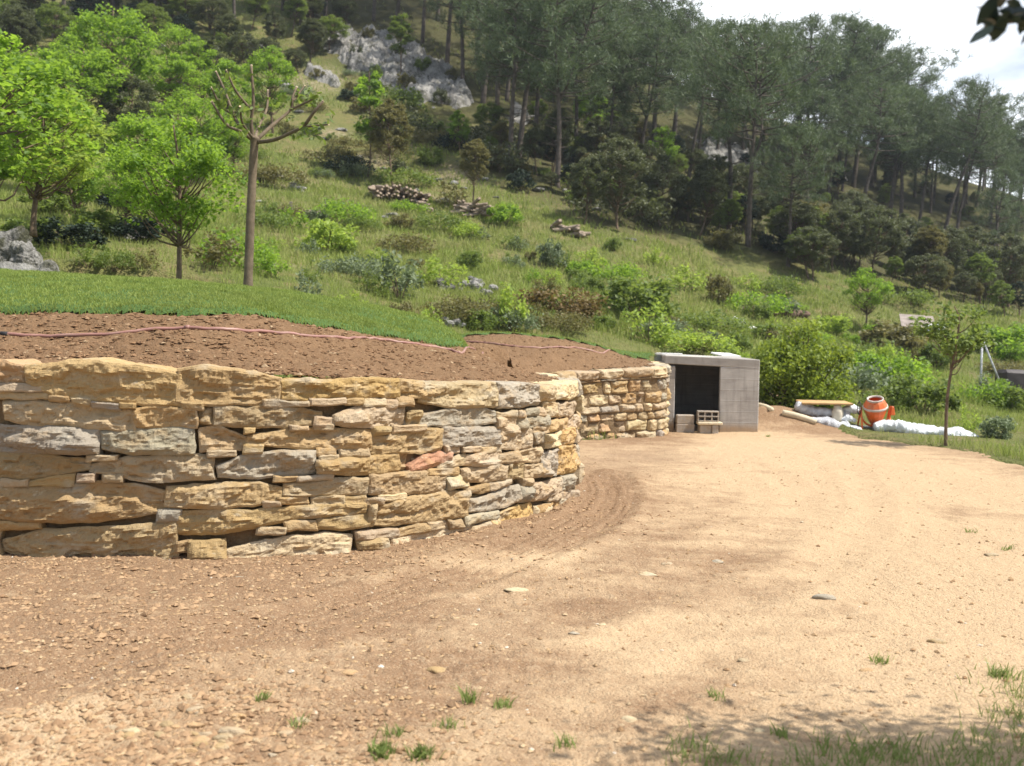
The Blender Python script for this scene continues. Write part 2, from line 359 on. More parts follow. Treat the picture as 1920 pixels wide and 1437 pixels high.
M_WOOD = m_simple('dark_boards', (0.13, 0.085, 0.06), 0.9, 0.3, 4)
M_TARP = m_simple('dark_tarp', (0.055, 0.045, 0.045), 0.6, 0.3, 3)
M_WHITE = m_simple('white_board', (0.78, 0.77, 0.74), 0.6, 0.06, 4)

# ------------------------------------------------------------------ the lie of the land
def plan(P, n): return smooth_path(np.array([(x, y, 0) for x, y in P]), n)[:, :2]
PLAN_A = plan([(-7.2, 8.3), (-5.4, 7.72), (-3.8, 7.56), (-2.46, 7.52), (-1.22, 7.95), (-0.28, 8.95), (0.2, 9.75), (0.55, 10.5),
               (0.74, 11.2), (0.74, 12.0), (0.52, 12.9), (0.22, 13.9)], 360)
PLAN_B = plan([(0.05, 15.6), (0.32, 16.6), (1.12, 17.72), (2.0, 18.38), (2.62, 18.74), (2.95, 19.2), (3.0, 19.9), (2.98, 20.6)], 260)
class Face:                             # a wall face that follows a plan curve: s along it, z up, d out of it
    def __init__(s, P):
        s.P = P; s.s = np.r_[0, np.cumsum(np.hypot(*np.diff(P, axis=0).T))]; T = np.gradient(P, axis=0); T /= np.linalg.norm(T, axis=1)[:, None]
        s.N = np.c_[T[:, 1], -T[:, 0]]
    def pt(s, u, z, d):
        x = np.interp(u, s.s, s.P[:, 0]); y = np.interp(u, s.s, s.P[:, 1]); nx = np.interp(u, s.s, s.N[:, 0]); ny = np.interp(u, s.s, s.N[:, 1])
        m = np.hypot(nx, ny); over = np.minimum(u, 0) + np.maximum(u - s.s[-1], 0)
        return np.stack([x + nx / m * d - ny / m * over, y + ny / m * d + nx / m * over, z + 0 * u], -1)
    def px(s, px, py):                  # where a sight line meets the face
        d = ray(px, py); a = np.arctan2(s.P[:, 0], s.P[:, 1]); t = math.atan2(d[0], d[1]); k = np.argmax(a)
        u = np.interp(t, a[:k + 1], s.s[:k + 1]) if t > a[0] else s.s[0] + (t - a[0]) * s.P[0, 1] * 1.2
        p = s.pt(np.array([u]), np.array([0.0]), np.array([0.0]))[0]; return u, CAM[2] + d[2] * math.hypot(p[0], p[1]) / math.hypot(d[0], d[1])
FA, FB = Face(PLAN_A), Face(PLAN_B)
def offset(F, dist, s0=0.0, s1=None, n=60):
    u = np.linspace(s0, F.s[-1] if s1 is None else s1, n); return F.pt(u, np.zeros(n), np.full(n, -dist))[:, :2]
def topA(u): return np.interp(u, [0, FA.px(0, 690)[0], FA.px(450, 700)[0], FA.px(700, 712)[0], FA.px(900, 722)[0], FA.px(1060, 720)[0], FA.s[-1]], [1.38, 1.38, 1.37, 1.32, 1.26, 1.22, 1.24])
def topB(u): return np.interp(u, [0, FB.s[-1] * 0.3, FB.s[-1] * 0.7, FB.s[-1]], [1.16, 1.15, 1.27, 1.36])

C = [(*at(*q)[:3],) for q in [
    (1420, 790, 21), (1650, 810, 20.5), (1900, 860, 16), (1900, 775, 26), (1900, 715, 38), (1700, 700, 36), (1500, 600, 42), (1400, 560, 40),
    (1200, 600, 32), (1000, 600, 28), (700, 575, 24), (500, 540, 22), (300, 505, 22), (100, 500, 21), (1060, 430, 46), (900, 400, 47), (750, 360, 50),
    (570, 395, 42), (980, 300, 58), (700, 330, 52), (1400, 460, 52), (1600, 500, 54), (1800, 560, 58), (800, 200, 66), (800, 80, 78), (400, 100, 70),
    (200, 250, 50), (200, 380, 34), (50, 300, 45), (1300, 300, 75), (1900, 480, 78), (1700, 390, 85), (1750, 335, 97), (1400, 240, 95), (1100, 60, 100), (1300, 165, 105),
    (1600, 262, 104), (1900, 372, 100), (100, -100, 90), (700, -100, 95), (-400, 200, 50), (-400, -100, 85), (2400, 700, 40), (2500, 560, 70), (2500, 480, 100),
    (1000, 520, 37), (1250, 520, 41), (620, 480, 33)]]
C += [(x, y, 0.0) for x in (-12, -6, 0, 6, 12, 20) for y in (-20, 2, 7)] + [(x, y, 0.0) for x, y in
      [(6, 13), (10, 13), (16, 13), (3, 14), (5, 18), (8, 18), (12, 19), (18, 20), (25, 18), (-4, 12), (0, 12), (-8, 12), (1.5, 18), (3.5, 21), (30, 0), (-30, 0), (-4, 15), (0, 15)]]
C += [(-16, 18, 2.0), (-25, 18, 3.0), (60, 0, 0), (-60, 0, 4), (-60, -20, 0), (60, -20, 0), (80, 40, 2), (-60, 40, 14), (-70, 80, 32), (100, 100, 14),
      (20, 125, 24), (60, 130, 16), (-20, 130, 40), (-70, 130, 48), (20, 190, 22), (90, 190, 15), (-60, 190, 45), (140, 100, 12), (140, 0, 0), (140, 190, 12), (-110, 0, 8), (-110, 100, 40), (-110, 190, 50)]
G = tps(C, 0.6)

ta = offset(FA, 0.30, n=24); tb = offset(FB, 0.30, n=14)
CT = [(x, y, topA(u) + 0.0) for (x, y), u in zip(ta, np.linspace(0, FA.s[-1], 24))] + [(x, y, topB(u)) for (x, y), u in zip(tb, np.linspace(0, FB.s[-1], 14))]
LAWN_FRONT = [(-260, 588, 9.9), (-120, 590, 9.8), (0, 590, 9.75), (100, 593, 9.65), (200, 592, 9.55), (330, 597, 9.55), (450, 595, 9.8), (520, 605, 10.1), (580, 612, 10.5), (640, 619, 11.0), (700, 632, 11.5), (770, 642, 12.1), (840, 655, 12.7), (880, 657, 13.1)]
LAWN_CREST = [(-260, 518, 14.4), (0, 525, 14.2), (100, 528, 13.9), (200, 533, 13.6), (330, 543, 13.5), (465, 552, 13.9), (560, 567, 14.3), (650, 580, 14.5), (720, 591, 14.5), (800, 611, 14.3), (850, 631, 14.0), (885, 655, 13.6)]
CT += [tuple(at(*q)) for q in LAWN_FRONT[1:] + LAWN_CREST + [(1000, 632, 20.2), (900, 629, 19.8), (1100, 645, 20.5), (1225, 668, 20.9), (940, 688, 12.6), (950, 660, 16.5), (1050, 662, 18.6), (1150, 672, 19.6),
                                                      (100, 645, 8.6), (330, 642, 8.5), (600, 660, 9.2), (780, 680, 10.2)]]
CT += [(p[0], p[1] + 3.5, p[2] - 0.55) for p in [at(*q) for q in LAWN_CREST[::3]]] + [(p[0] + .1, p[1] + 1.1, p[2] - 0.14) for p in [at(*q) for q in LAWN_CREST]] + [(p[0], p[1] + 2.5, p[2] - 0.6) for p in [at(1000, 632, 20.2), at(1100, 645, 20.5), at(1225, 668, 20.9)]]
T = tps(CT, 0.002)
TERR = [tuple(p) for p in offset(FA, 0.24, n=80)] + [(0.34, 14.0), (0.36, 14.6), (0.30, 15.3), (0.18, 15.7)] + [tuple(p) for p in offset(FB, 0.24, n=60)] + [(2.74, 23.0), (-1.0, 23.0), (-3.5, 18.0), (-12.0, 18.0), (-11.0, 9.5)]
TEX = [tuple(p) for p in offset(FA, 0.02, n=80)] + [tuple(p) for p in offset(FB, 0.02, n=60)] + [(2.9, 23.0), (-1.0, 23.2), (-3.5, 18.2), (-12.2, 18.2), (-11.2, 9.4)]
EDGE = [tuple(onz(*q)[:2]) for q in [(1440, 776), (1530, 803), (1600, 818), (1700, 829), (1800, 843), (1920, 866), (2100, 905), (2400, 985)]]
DIRT = [(-9.5, 9.0), (-9.5, -2.5), (9.5, -2.5), *EDGE[::-1], (4.9, 21.6), (2.2, 21.6), (2.2, 18.6), (0.5, 17), (-0.3, 15.5), (0.0, 13.0), (-1.5, 9.5), (-3.5, 8.2)]
def bank(x, y): return 0.42 * np.exp(-(((x - 5.25) / 0.85) ** 2 + ((y - 21.0) / 0.9) ** 2)) + 0.2 * np.exp(-(((x - 6.2) / 0.8) ** 2 + ((y - 20.9) / 0.7) ** 2))
def base(x, y): return np.where(in_poly(x, y, [(-14, -30), (14, -30), (14, 21.8), (-14, 21.8)]), G(x, y) * sm(9, 26, np.hypot(x * 0.8, y) * np.where(in_poly(x, y, DIRT), 0.0, 1.0)), G(x, y)) + bank(x, y)
EDGE_L = EDGE
RUTS = [smooth_path([tuple(onz(*q)) for q in P], 60)[:, :2] for P in (
    [(-200, 1330), (100, 1290), (330, 1225), (520, 1190), (760, 1125), (1000, 1040), (1120, 985), (1165, 930), (1150, 890)],
    [(-200, 1290), (60, 1262), (330, 1195), (520, 1160), (740, 1100), (960, 1025), (1080, 972), (1125, 925), (1112, 888)],
    [(200, 1437), (600, 1330), (900, 1230), (1200, 1120), (1450, 1010), (1500, 930), (1420, 870)],
    [(500, 1437), (900, 1300), (1250, 1180), (1540, 1060), (1640, 960), (1600, 880)])]
def ground_z(x, y):
    z = base(x, y); P = np.stack([x, y, 0 * x], -1)
    z = z + 0.035 * fbm(P * 0.9, 3, 3) + 0.018 * fbm(P * 4, 3, 5)
    for k, r in enumerate(RUTS):
        d = seg_dist(x, y, r); w = 0.14
        z = z - (0.035 if k < 2 else 0.010) * np.exp(-(d / w) ** 2) + (0.02 if k < 2 else 0.006) * np.exp(-((d - 0.26) / 0.08) ** 2)
    foot = np.exp(-seg_dist(x, y, [tuple(p) for p in PLAN_A[::6]]) / 0.28)
    return z - 0.03 * foot
def terr_z(x, y):
    P = np.stack([x, y, 0 * x], -1); return T(x, y) + 0.035 * fbm(P * 1.6, 3, 21) + 0.02 * fbm(P * 6, 3, 25)
def hill_z(x, y):
    x = np.asarray(x, float); y = np.asarray(y, float); P = np.stack([x, y, 0 * x], -1); r = np.hypot(x, y)
    g = base(x, y) + sm(16, 30, r) * (0.45 * fbm(P * 0.13, 4, 31) + 0.12 * fbm(P * 0.7, 3, 35)) + 0.03 * fbm(P * 2, 2, 37)
    return g
def hit(px, py, f=hill_z, y0=17.0, y1=170.0):   # where a sight line first meets the land
    d = ray(px, py); Y = np.exp(np.linspace(math.log(y0), math.log(y1), 700)); X = d[0] / d[1] * Y; Z = CAM[2] + d[2] / d[1] * Y
    k = np.argmax(Z <= f(X, Y)); k = k if Z[k] <= f(X[k:k + 1], Y[k:k + 1])[0] else len(Y) - 1
    return np.array([X[k], Y[k], f(X[k:k + 1], Y[k:k + 1])[0]])

def polar(r0, r1, nr, a0, a1, na):
    r = np.exp(np.linspace(math.log(r0), math.log(r1), nr)); a = np.radians(np.linspace(a0, a1, na))
    return (r[:, None] * np.sin(a)[None]).ravel(), (r[:, None] * np.cos(a)[None]).ravel(), grid_faces(nr, na)[:, ::-1]
# hillside: one sheet to far beyond the ridge
xs = np.r_[np.linspace(-110, -45, 40), np.linspace(-44, 62, 240), np.linspace(63, 150, 50)]
ys = np.r_[np.linspace(-25, 8, 22), np.linspace(9, 60, 190), np.linspace(60.5, 115, 130), np.linspace(117, 190, 30)]
gx, gy = np.meshgrid(xs, ys, indexing='ij'); gx = gx.ravel(); gy = gy.ravel(); gz = hill_z(gx, gy)
in_d = in_poly(gx, gy, DIRT) & ~(seg_dist(gx, gy, EDGE) < 0.35); gz = np.where(in_d, np.minimum(gz, base(gx, gy)) - 0.3, gz)
in_t = in_poly(gx, gy, TEX) | (seg_dist(gx, gy, TEX) < 0.5) & (gy < 24) ; gz = np.where(in_t & (gy < 22.5), np.minimum(gz, T(gx, gy) - 0.7), gz)
in_s = in_poly(gx, gy, [(2.3, 18.8), (5.1, 18.8), (5.1, 23.6), (2.3, 23.6)]); gz = np.where(in_s, -0.3, gz)
bare = np.zeros(len(gx))
for px, py, rad in [(510, 492, 1.5), (540, 340, 2.6), (600, 150, 4), (270, 440, 1.3), (480, 400, 1.6), (790, 375, 2.0), (620, 250, 2.0), (860, 330, 3), (700, 300, 2), (1030, 290, 5), (560, 480, 1), (950, 260, 5), (1100, 400, 2.5), (430, 380, 1.6)]:
    p = hit(px, py); bare = np.maximum(bare, 0.5 * np.exp(-((gx - p[0]) ** 2 + ((gy - p[1]) * 0.8) ** 2) / rad ** 2))
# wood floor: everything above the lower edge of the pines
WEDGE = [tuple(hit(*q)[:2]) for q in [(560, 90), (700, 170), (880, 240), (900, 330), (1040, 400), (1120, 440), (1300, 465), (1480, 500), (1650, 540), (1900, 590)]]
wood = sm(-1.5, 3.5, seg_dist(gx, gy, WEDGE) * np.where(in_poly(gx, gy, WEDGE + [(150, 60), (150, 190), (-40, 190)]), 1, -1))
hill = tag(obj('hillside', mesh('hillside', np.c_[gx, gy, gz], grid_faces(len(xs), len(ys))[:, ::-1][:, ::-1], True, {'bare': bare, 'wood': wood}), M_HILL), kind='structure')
# dirt track
rr_ = np.r_[np.exp(np.linspace(math.log(1.2), math.log(2.9), 40))[:-1], np.exp(np.linspace(math.log(2.9), math.log(15), 520))[:-1], np.exp(np.linspace(math.log(15), math.log(27), 70))]; aa_ = np.radians(np.r_[np.linspace(-74, -32, 50)[:-1], np.linspace(-32, 32, 660), np.linspace(32, 74, 50)[1:]])
gx, gy, F = (rr_[:, None] * np.sin(aa_)[None]).ravel(), (rr_[:, None] * np.cos(aa_)[None]).ravel(), grid_faces(len(rr_), len(aa_))[:, ::-1]
k = in_poly(gx, gy, DIRT); F = F[k[F].all(1)]; gz = ground_z(gx, gy)
dA = seg_dist(gx, gy, [tuple(p) for p in PLAN_A[::6]])
soil = 0.5 * np.exp(-(dA / 0.9) ** 2) + 0.34 + 0.45 * sm(0.3, -3.0, gx) * sm(3, 6, gy) - 0.72 * sm(0.4, 2.4, gx - 0.12 * gy + 0.25) + 0.9 * np.exp(-(seg_dist(gx, gy, EDGE) / 1.4) ** 2) + 1.0 * np.exp(-((gx - 5.2) / 1.3) ** 2 - ((gy - 20.6) / 1.3) ** 2) + 0.7 * sm(15.5, 18.5, gy) * sm(4.2, 2.5, gx)
for q, w, a in [(RUTS[0], 0.3, 0.35), (RUTS[1], 0.3, 0.35), (RUTS[2], 0.30, 0.32), (RUTS[3], 0.24, 0.26), (RUTS[3] + np.array([.75, -.2]), .2, .22), (RUTS[2] + np.array([-.7, .25]), .2, .25)]: soil = soil + a * np.exp(-(seg_dist(gx, gy, q) / w) ** 2)
for px, py, rad, a in [(70, 1400, .35, -1.0), (130, 1330, .25, -.6), (890, 1052, .45, -.8), (1010, 1045, .35, -.5), (1270, 1160, .5, -.6), (1190, 1215, .35, -.6), (1400, 900, .8, -.4), (200, 1190, .5, .5), (60, 1200, .5, .6), (440, 1110, .5, .4), (1120, 1130, .5, .5), (760, 1230, .5, .35), (1330, 1050, .5, .5), (1870, 960, .9, .5)]:
    p = onz(px, py); soil = soil + a * np.exp(-((gx - p[0]) ** 2 + ((gy - p[1]) * 1.1) ** 2) / rad ** 2)
damp = np.zeros(len(gx))
for px, py, rx, ry, a in [(1200, 855, 0.75, 0.9, 0.6), (1150, 870, 0.5, 1.0, 0.35)]:
    p = onz(px, py); damp = np.maximum(damp, a * np.exp(-((gx - p[0]) / rx) ** 2 - ((gy - p[1]) / ry) ** 2))
u = np.unique(F); mp = np.full(len(gx), -1); mp[u] = np.arange(len(u))
P = np.stack([gx, gy, 0 * gx], -1)[u]
gz2 = gz[u] + 0.013 * ridge(P * 11, 3, 61) * np.clip(soil[u] + 0.15, 0.12, 1.2) * (0.6 + 0.8 * fbm(P * 1.2, 2, 63)) + 0.004 * fbm(P * 40, 2, 66)
tread = np.zeros(len(u))                # ribbed tyre prints in the two fresh ruts
for r in RUTS[:2]:
    d = seg_dist(P[:, 0], P[:, 1], r); tread += np.exp(-(d / 0.13) ** 4) * np.sin(d * 80) * 0.012 * (0.55 + 0.9 * fbm(P * 2.5, 2, 64))
tag(obj('dirt_track', mesh('dirt_track', np.c_[P[:, :2], gz2 + tread], mp[F], True, {'soil': soil[u], 'damp': damp[u]}), M_DIRT), kind='structure')
# terrace of raked soil behind the walls
gx, gy, F = polar(6.5, 27, 330, -62, 12, 640)
k = in_poly(gx, gy, TERR); F = F[k[F].all(1)]; u = np.unique(F); mp = np.full(len(gx), -1); mp[u] = np.arange(len(u))
P = np.stack([gx, gy, 0 * gx], -1)[u]
gz = terr_z(gx[u], gy[u]) + 0.03 * ridge(P * 9, 3, 71) * 0.6 + 0.016 * fbm(P * 28, 3, 75)
tag(obj('terrace_soil', mesh('terrace_soil', np.c_[P[:, :2], gz], mp[F], True), M_SOIL), kind='structure')
# turf laid on the terrace
lf = [at(*q)[:2] for q in LAWN_FRONT]; lc = [at(*q)[:2] for q in LAWN_CREST]
lf = smooth_path(np.c_[np.array(lf), np.zeros(len(lf))], 200)[:, :2]
lf = lf + np.c_[np.zeros(len(lf)), 0.06 * fbm(np.c_[lf * 2.2, np.zeros(len(lf))], 3, 81)]
LAWN = [tuple(p) for p in lf] + [(-0.62, 13.9), (-1.3, 15.5), (-2.6, 17.4), (-11.5, 17.6), (-9, 10.2)]
l2 = [at(*q)[:2] for q in [(850, 633, 19.6), (1000, 635, 20.0), (1100, 648, 20.3), (1170, 659, 20.5), (1232, 671, 20.7)]]
LAWN2 = [tuple(p) for p in l2] + [(2.7, 22.4), (-1.2, 22.6), (-1.6, 20.5)]
def turf_sheet(poly, name, dr, lift, thick):
    gx, gy, F = polar(8.5, 24, dr, -58, 12, 800); k = in_poly(gx, gy, poly); F = F[k[F].all(1)]; u = np.unique(F); mp = np.full(len(gx), -1); mp[u] = np.arange(len(u))
    P = np.stack([gx, gy, 0 * gx], -1)[u]; e = seg_dist(P[:, 0], P[:, 1], poly + [poly[0]])
    z = terr_z(P[:, 0], P[:, 1]) + thick * np.sqrt(np.clip(e / 0.10, 0, 1)) * lift - 0.02 + 0.012 * fbm(P * 5, 3, 85)
    return tag(obj(name, mesh(name, np.c_[P[:, :2], z], mp[F], True), M_TURF), kind='structure')
t = NT('turf_base'); p = t.pos(); M_TURF = t.done(t.pbr(t.mix(t.noise(p, 5, 5), (0.045, 0.085, 0.020), (0.085, 0.150, 0.035)), 0.95, t.bump(t.noise(p, 60, 4), 0.8, 0.02)))
turf_sheet(LAWN, 'lawn', 260, 1.0, 0.085); turf_sheet(LAWN2, 'lawn', 200, 1.0, 0.06)

def blades(P, h, w, lean, seed, seg=1):  # many grass blades as ONE mesh; P (n,3) roots
    r = np.random.default_rng(seed); n = len(P); a = r.uniform(0, 2 * np.pi, n); hh = h * r.uniform(0.55, 1.3, n); ww = w * r.uniform(0.7, 1.3, n)
    sd = np.c_[np.cos(a), np.sin(a), np.zeros(n)]; b = r.uniform(0, 2 * np.pi, n); ln = np.c_[np.cos(b), np.sin(b), np.zeros(n)] * (lean * hh * r.uniform(0.2, 1, n))[:, None]
    up = np.c_[np.zeros((n, 2)), hh]
    V = np.stack([P - sd * ww[:, None] / 2, P + sd * ww[:, None] / 2, P + up * 0.6 + ln * 0.4 + sd * ww[:, None] * 0.35, P + up * 0.6 + ln * 0.4 - sd * ww[:, None] * 0.35, P + up + ln], 1)
    i = np.arange(n)[:, None] * 5
    return V.reshape(-1, 3), [i + np.array([0, 1, 2, 3]), i + np.array([3, 2, 4])], np.repeat(r.uniform(0, 1, n), 5)
def scatter_poly(poly, n, seed, dens=None):
    r = np.random.default_rng(seed); A = np.array(poly); lo, hi = A.min(0), A.max(0); q = r.uniform(lo, hi, (n * 4, 2)); q = q[in_poly(q[:, 0], q[:, 1], poly)]
    if dens is not None: q = q[r.uniform(0, 1, len(q)) < dens(q[:, 0], q[:, 1])]
    return q[:n]
VIEW = [(-8.6, 7), (0.6, 7), (0.2, 14.6), (-2.5, 15.2), (-9.0, 15.2)]
q = scatter_poly(LAWN, 260000, 3); q = q[in_poly(q[:, 0], q[:, 1], VIEW)][:120000]
e = seg_dist(q[:, 0], q[:, 1], LAWN); z = terr_z(q[:, 0], q[:, 1]) + 0.085 * np.sqrt(np.clip(e / 0.10, 0, 1)) - 0.025
q2 = scatter_poly(LAWN2, 14000, 4); z2 = terr_z(q2[:, 0], q2[:, 1]) + 0.03
V, F, r = blades(np.r_[np.c_[q, z], np.c_[q2, z2]], 0.034, 0.009, 0.9, 5)
tag(obj('lawn_grass', mesh('lawn_grass', V, F, False, {'r': r}), M_LAWN), kind='stuff')

# ------------------------------------------------------------------ dry-stone walls
TINT = {'y': (0.43, 0.33, 0.215), 'Y': (0.53, 0.425, 0.27), 'o': (0.40, 0.28, 0.145), 'O': (0.46, 0.305, 0.14), 'g': (0.35, 0.305, 0.235), 'b': (0.37, 0.27, 0.15), 'r': (0.46, 0.30, 0.16), 'R': (0.43, 0.235, 0.135)}
def stone_geo(face, s0, s1, tz, bz, seed, depth=0.24, d0=0.0, cell=0.014, skirt=2, slant=(0, 0), rough=1.0, rnd=0.011):
    r = np.random.default_rng(seed); w = s1 - s0; h = np.mean(tz) - np.mean(bz)
    nu = int(np.clip(w / cell, 8, 90)); nv = int(np.clip(h / cell, 6, 34)); u = np.linspace(0, 1, nu); v = np.linspace(0, 1, nv)
    zt = np.interp(u, np.linspace(0, 1, len(tz)), tz); zb = np.interp(u, np.linspace(0, 1, len(bz)), bz); U, Vv = np.meshgrid(u, v, indexing='ij')
    jit = lambda k, a: a * fbm(np.c_[u * w * 9, np.full(nu, seed * 1.7 + k), np.zeros(nu)], 3, 40 + k)
    zt = zt + jit(1, 0.018); zb = zb + jit(2, 0.014); zt = np.maximum(zt, zb + 0.012)
    z = zb[:, None] + (zt - zb)[:, None] * Vv
    s = s0 + w * U; je = 0.02 * fbm(np.c_[v * h * 10, np.full(nv, seed * 2.3), np.zeros(nv)], 2, 47)
    s = s + (je + slant[0] * (v - 0.5) * h)[None] * (1 - U) + (-je[::-1] + slant[1] * (v - 0.5) * h)[None] * U
    ex = np.minimum(s - s[:1], s[-1:] - s); ez = np.minimum(z - zb[:, None], zt[:, None] - z); rr = min(rnd, 0.45 * h)
    d = np.full_like(s, d0)
    for e in (ex, ez): d -= rr * (1 - np.sqrt(np.clip(1 - (1 - np.clip(e / rr, 0, 1)) ** 2, 0, 1)))
    P = np.stack([s, z * 1.7, np.full_like(s, seed * 3.13)], -1); m = np.clip(np.minimum(ex, ez) / 0.04, 0.15, 1)
    k = rough * min(1, h / 0.14)
    st = fbm(P * np.array([2.6, 3.4, 1]), 3, 51) * 3.2; fl = np.floor(st); st = fl + sm(0.72, 1.0, st - fl)       # stepped fracture planes
    d = d + k * m * (0.030 * st * 0.8 + 0.022 * fbm(P * 3.2, 2, 54) + 0.022 * ridge(P * 8, 3, 55) + 0.010 * ridge(P * 21, 2, 57) + 0.006 * ridge(P * np.array([2.2, 13, 1]), 2, 58) + 0.006 * fbm(P * 50, 2, 59))
    d = d + r.uniform(-0.03, 0.03) * (U - 0.5) * min(1, w) + r.uniform(-0.12, 0.12) * (Vv - 0.5) * h
    K = int(3 + w * 7); fs = np.full_like(s, 9.0)                # broken facets, each a plane of its own
    for _ in range(K):
        a0, b0, sa, sb, h0 = s0 + w * r.uniform(0, 1), r.uniform(zb.mean(), zt.mean()), r.normal() * .26, r.normal() * .55, abs(r.normal()) * .024
        fs = np.minimum(fs, h0 + sa * (s - a0) + sb * (z - b0))
    d = d + rough * min(1, h / 0.12) * np.clip(fs, -.030, .028)
    X = face.pt(s.ravel(), z.ravel(), d.ravel()); n = nu * nv; F = [grid_faces(nu, nv)]
    # the sides and the top and bed of the stone
    idx = np.arange(n).reshape(nu, nv); loop = np.r_[idx[:, 0], idx[-1, 1:], idx[-2::-1, -1], idx[0, -2:0:-1]]; L_ = len(loop); sl, zl, dl = s.ravel()[loop], z.ravel()[loop], d.ravel()[loop]
    prev = loop; base_i = n; Vs = [X]
    for j in range(1, skirt + 1):
        t = j / skirt; dz = 0.018 * rough * fbm(np.c_[sl * 6, np.full(L_, t * depth * 6), zl * 6 + seed], 3, 62) * (skirt > 3)
        zz = zl + dz - np.sign(zl - (zb.mean() + zt.mean()) / 2) * (0.0 if skirt > 3 else 0.2 * t * min(h, 0.1)); ss = sl + (0.03 * (sl < s0 + 0.03) - 0.03 * (sl > s1 - 0.03)) * t
        Vs.append(face.pt(ss, zz, dl * (1 - t) - depth * t)); cur = base_i + np.arange(L_); nx = np.roll(np.arange(L_), -1)
        F.append(np.stack([prev, cur, cur[nx], prev[nx]], -1)); prev = cur; base_i += L_
    return np.vstack(Vs), F
Z1, Z2, Z3 = (0, 660, 400 / 1402), (380, 660, 400 / 1402), (740, 660, 370 / 1399)
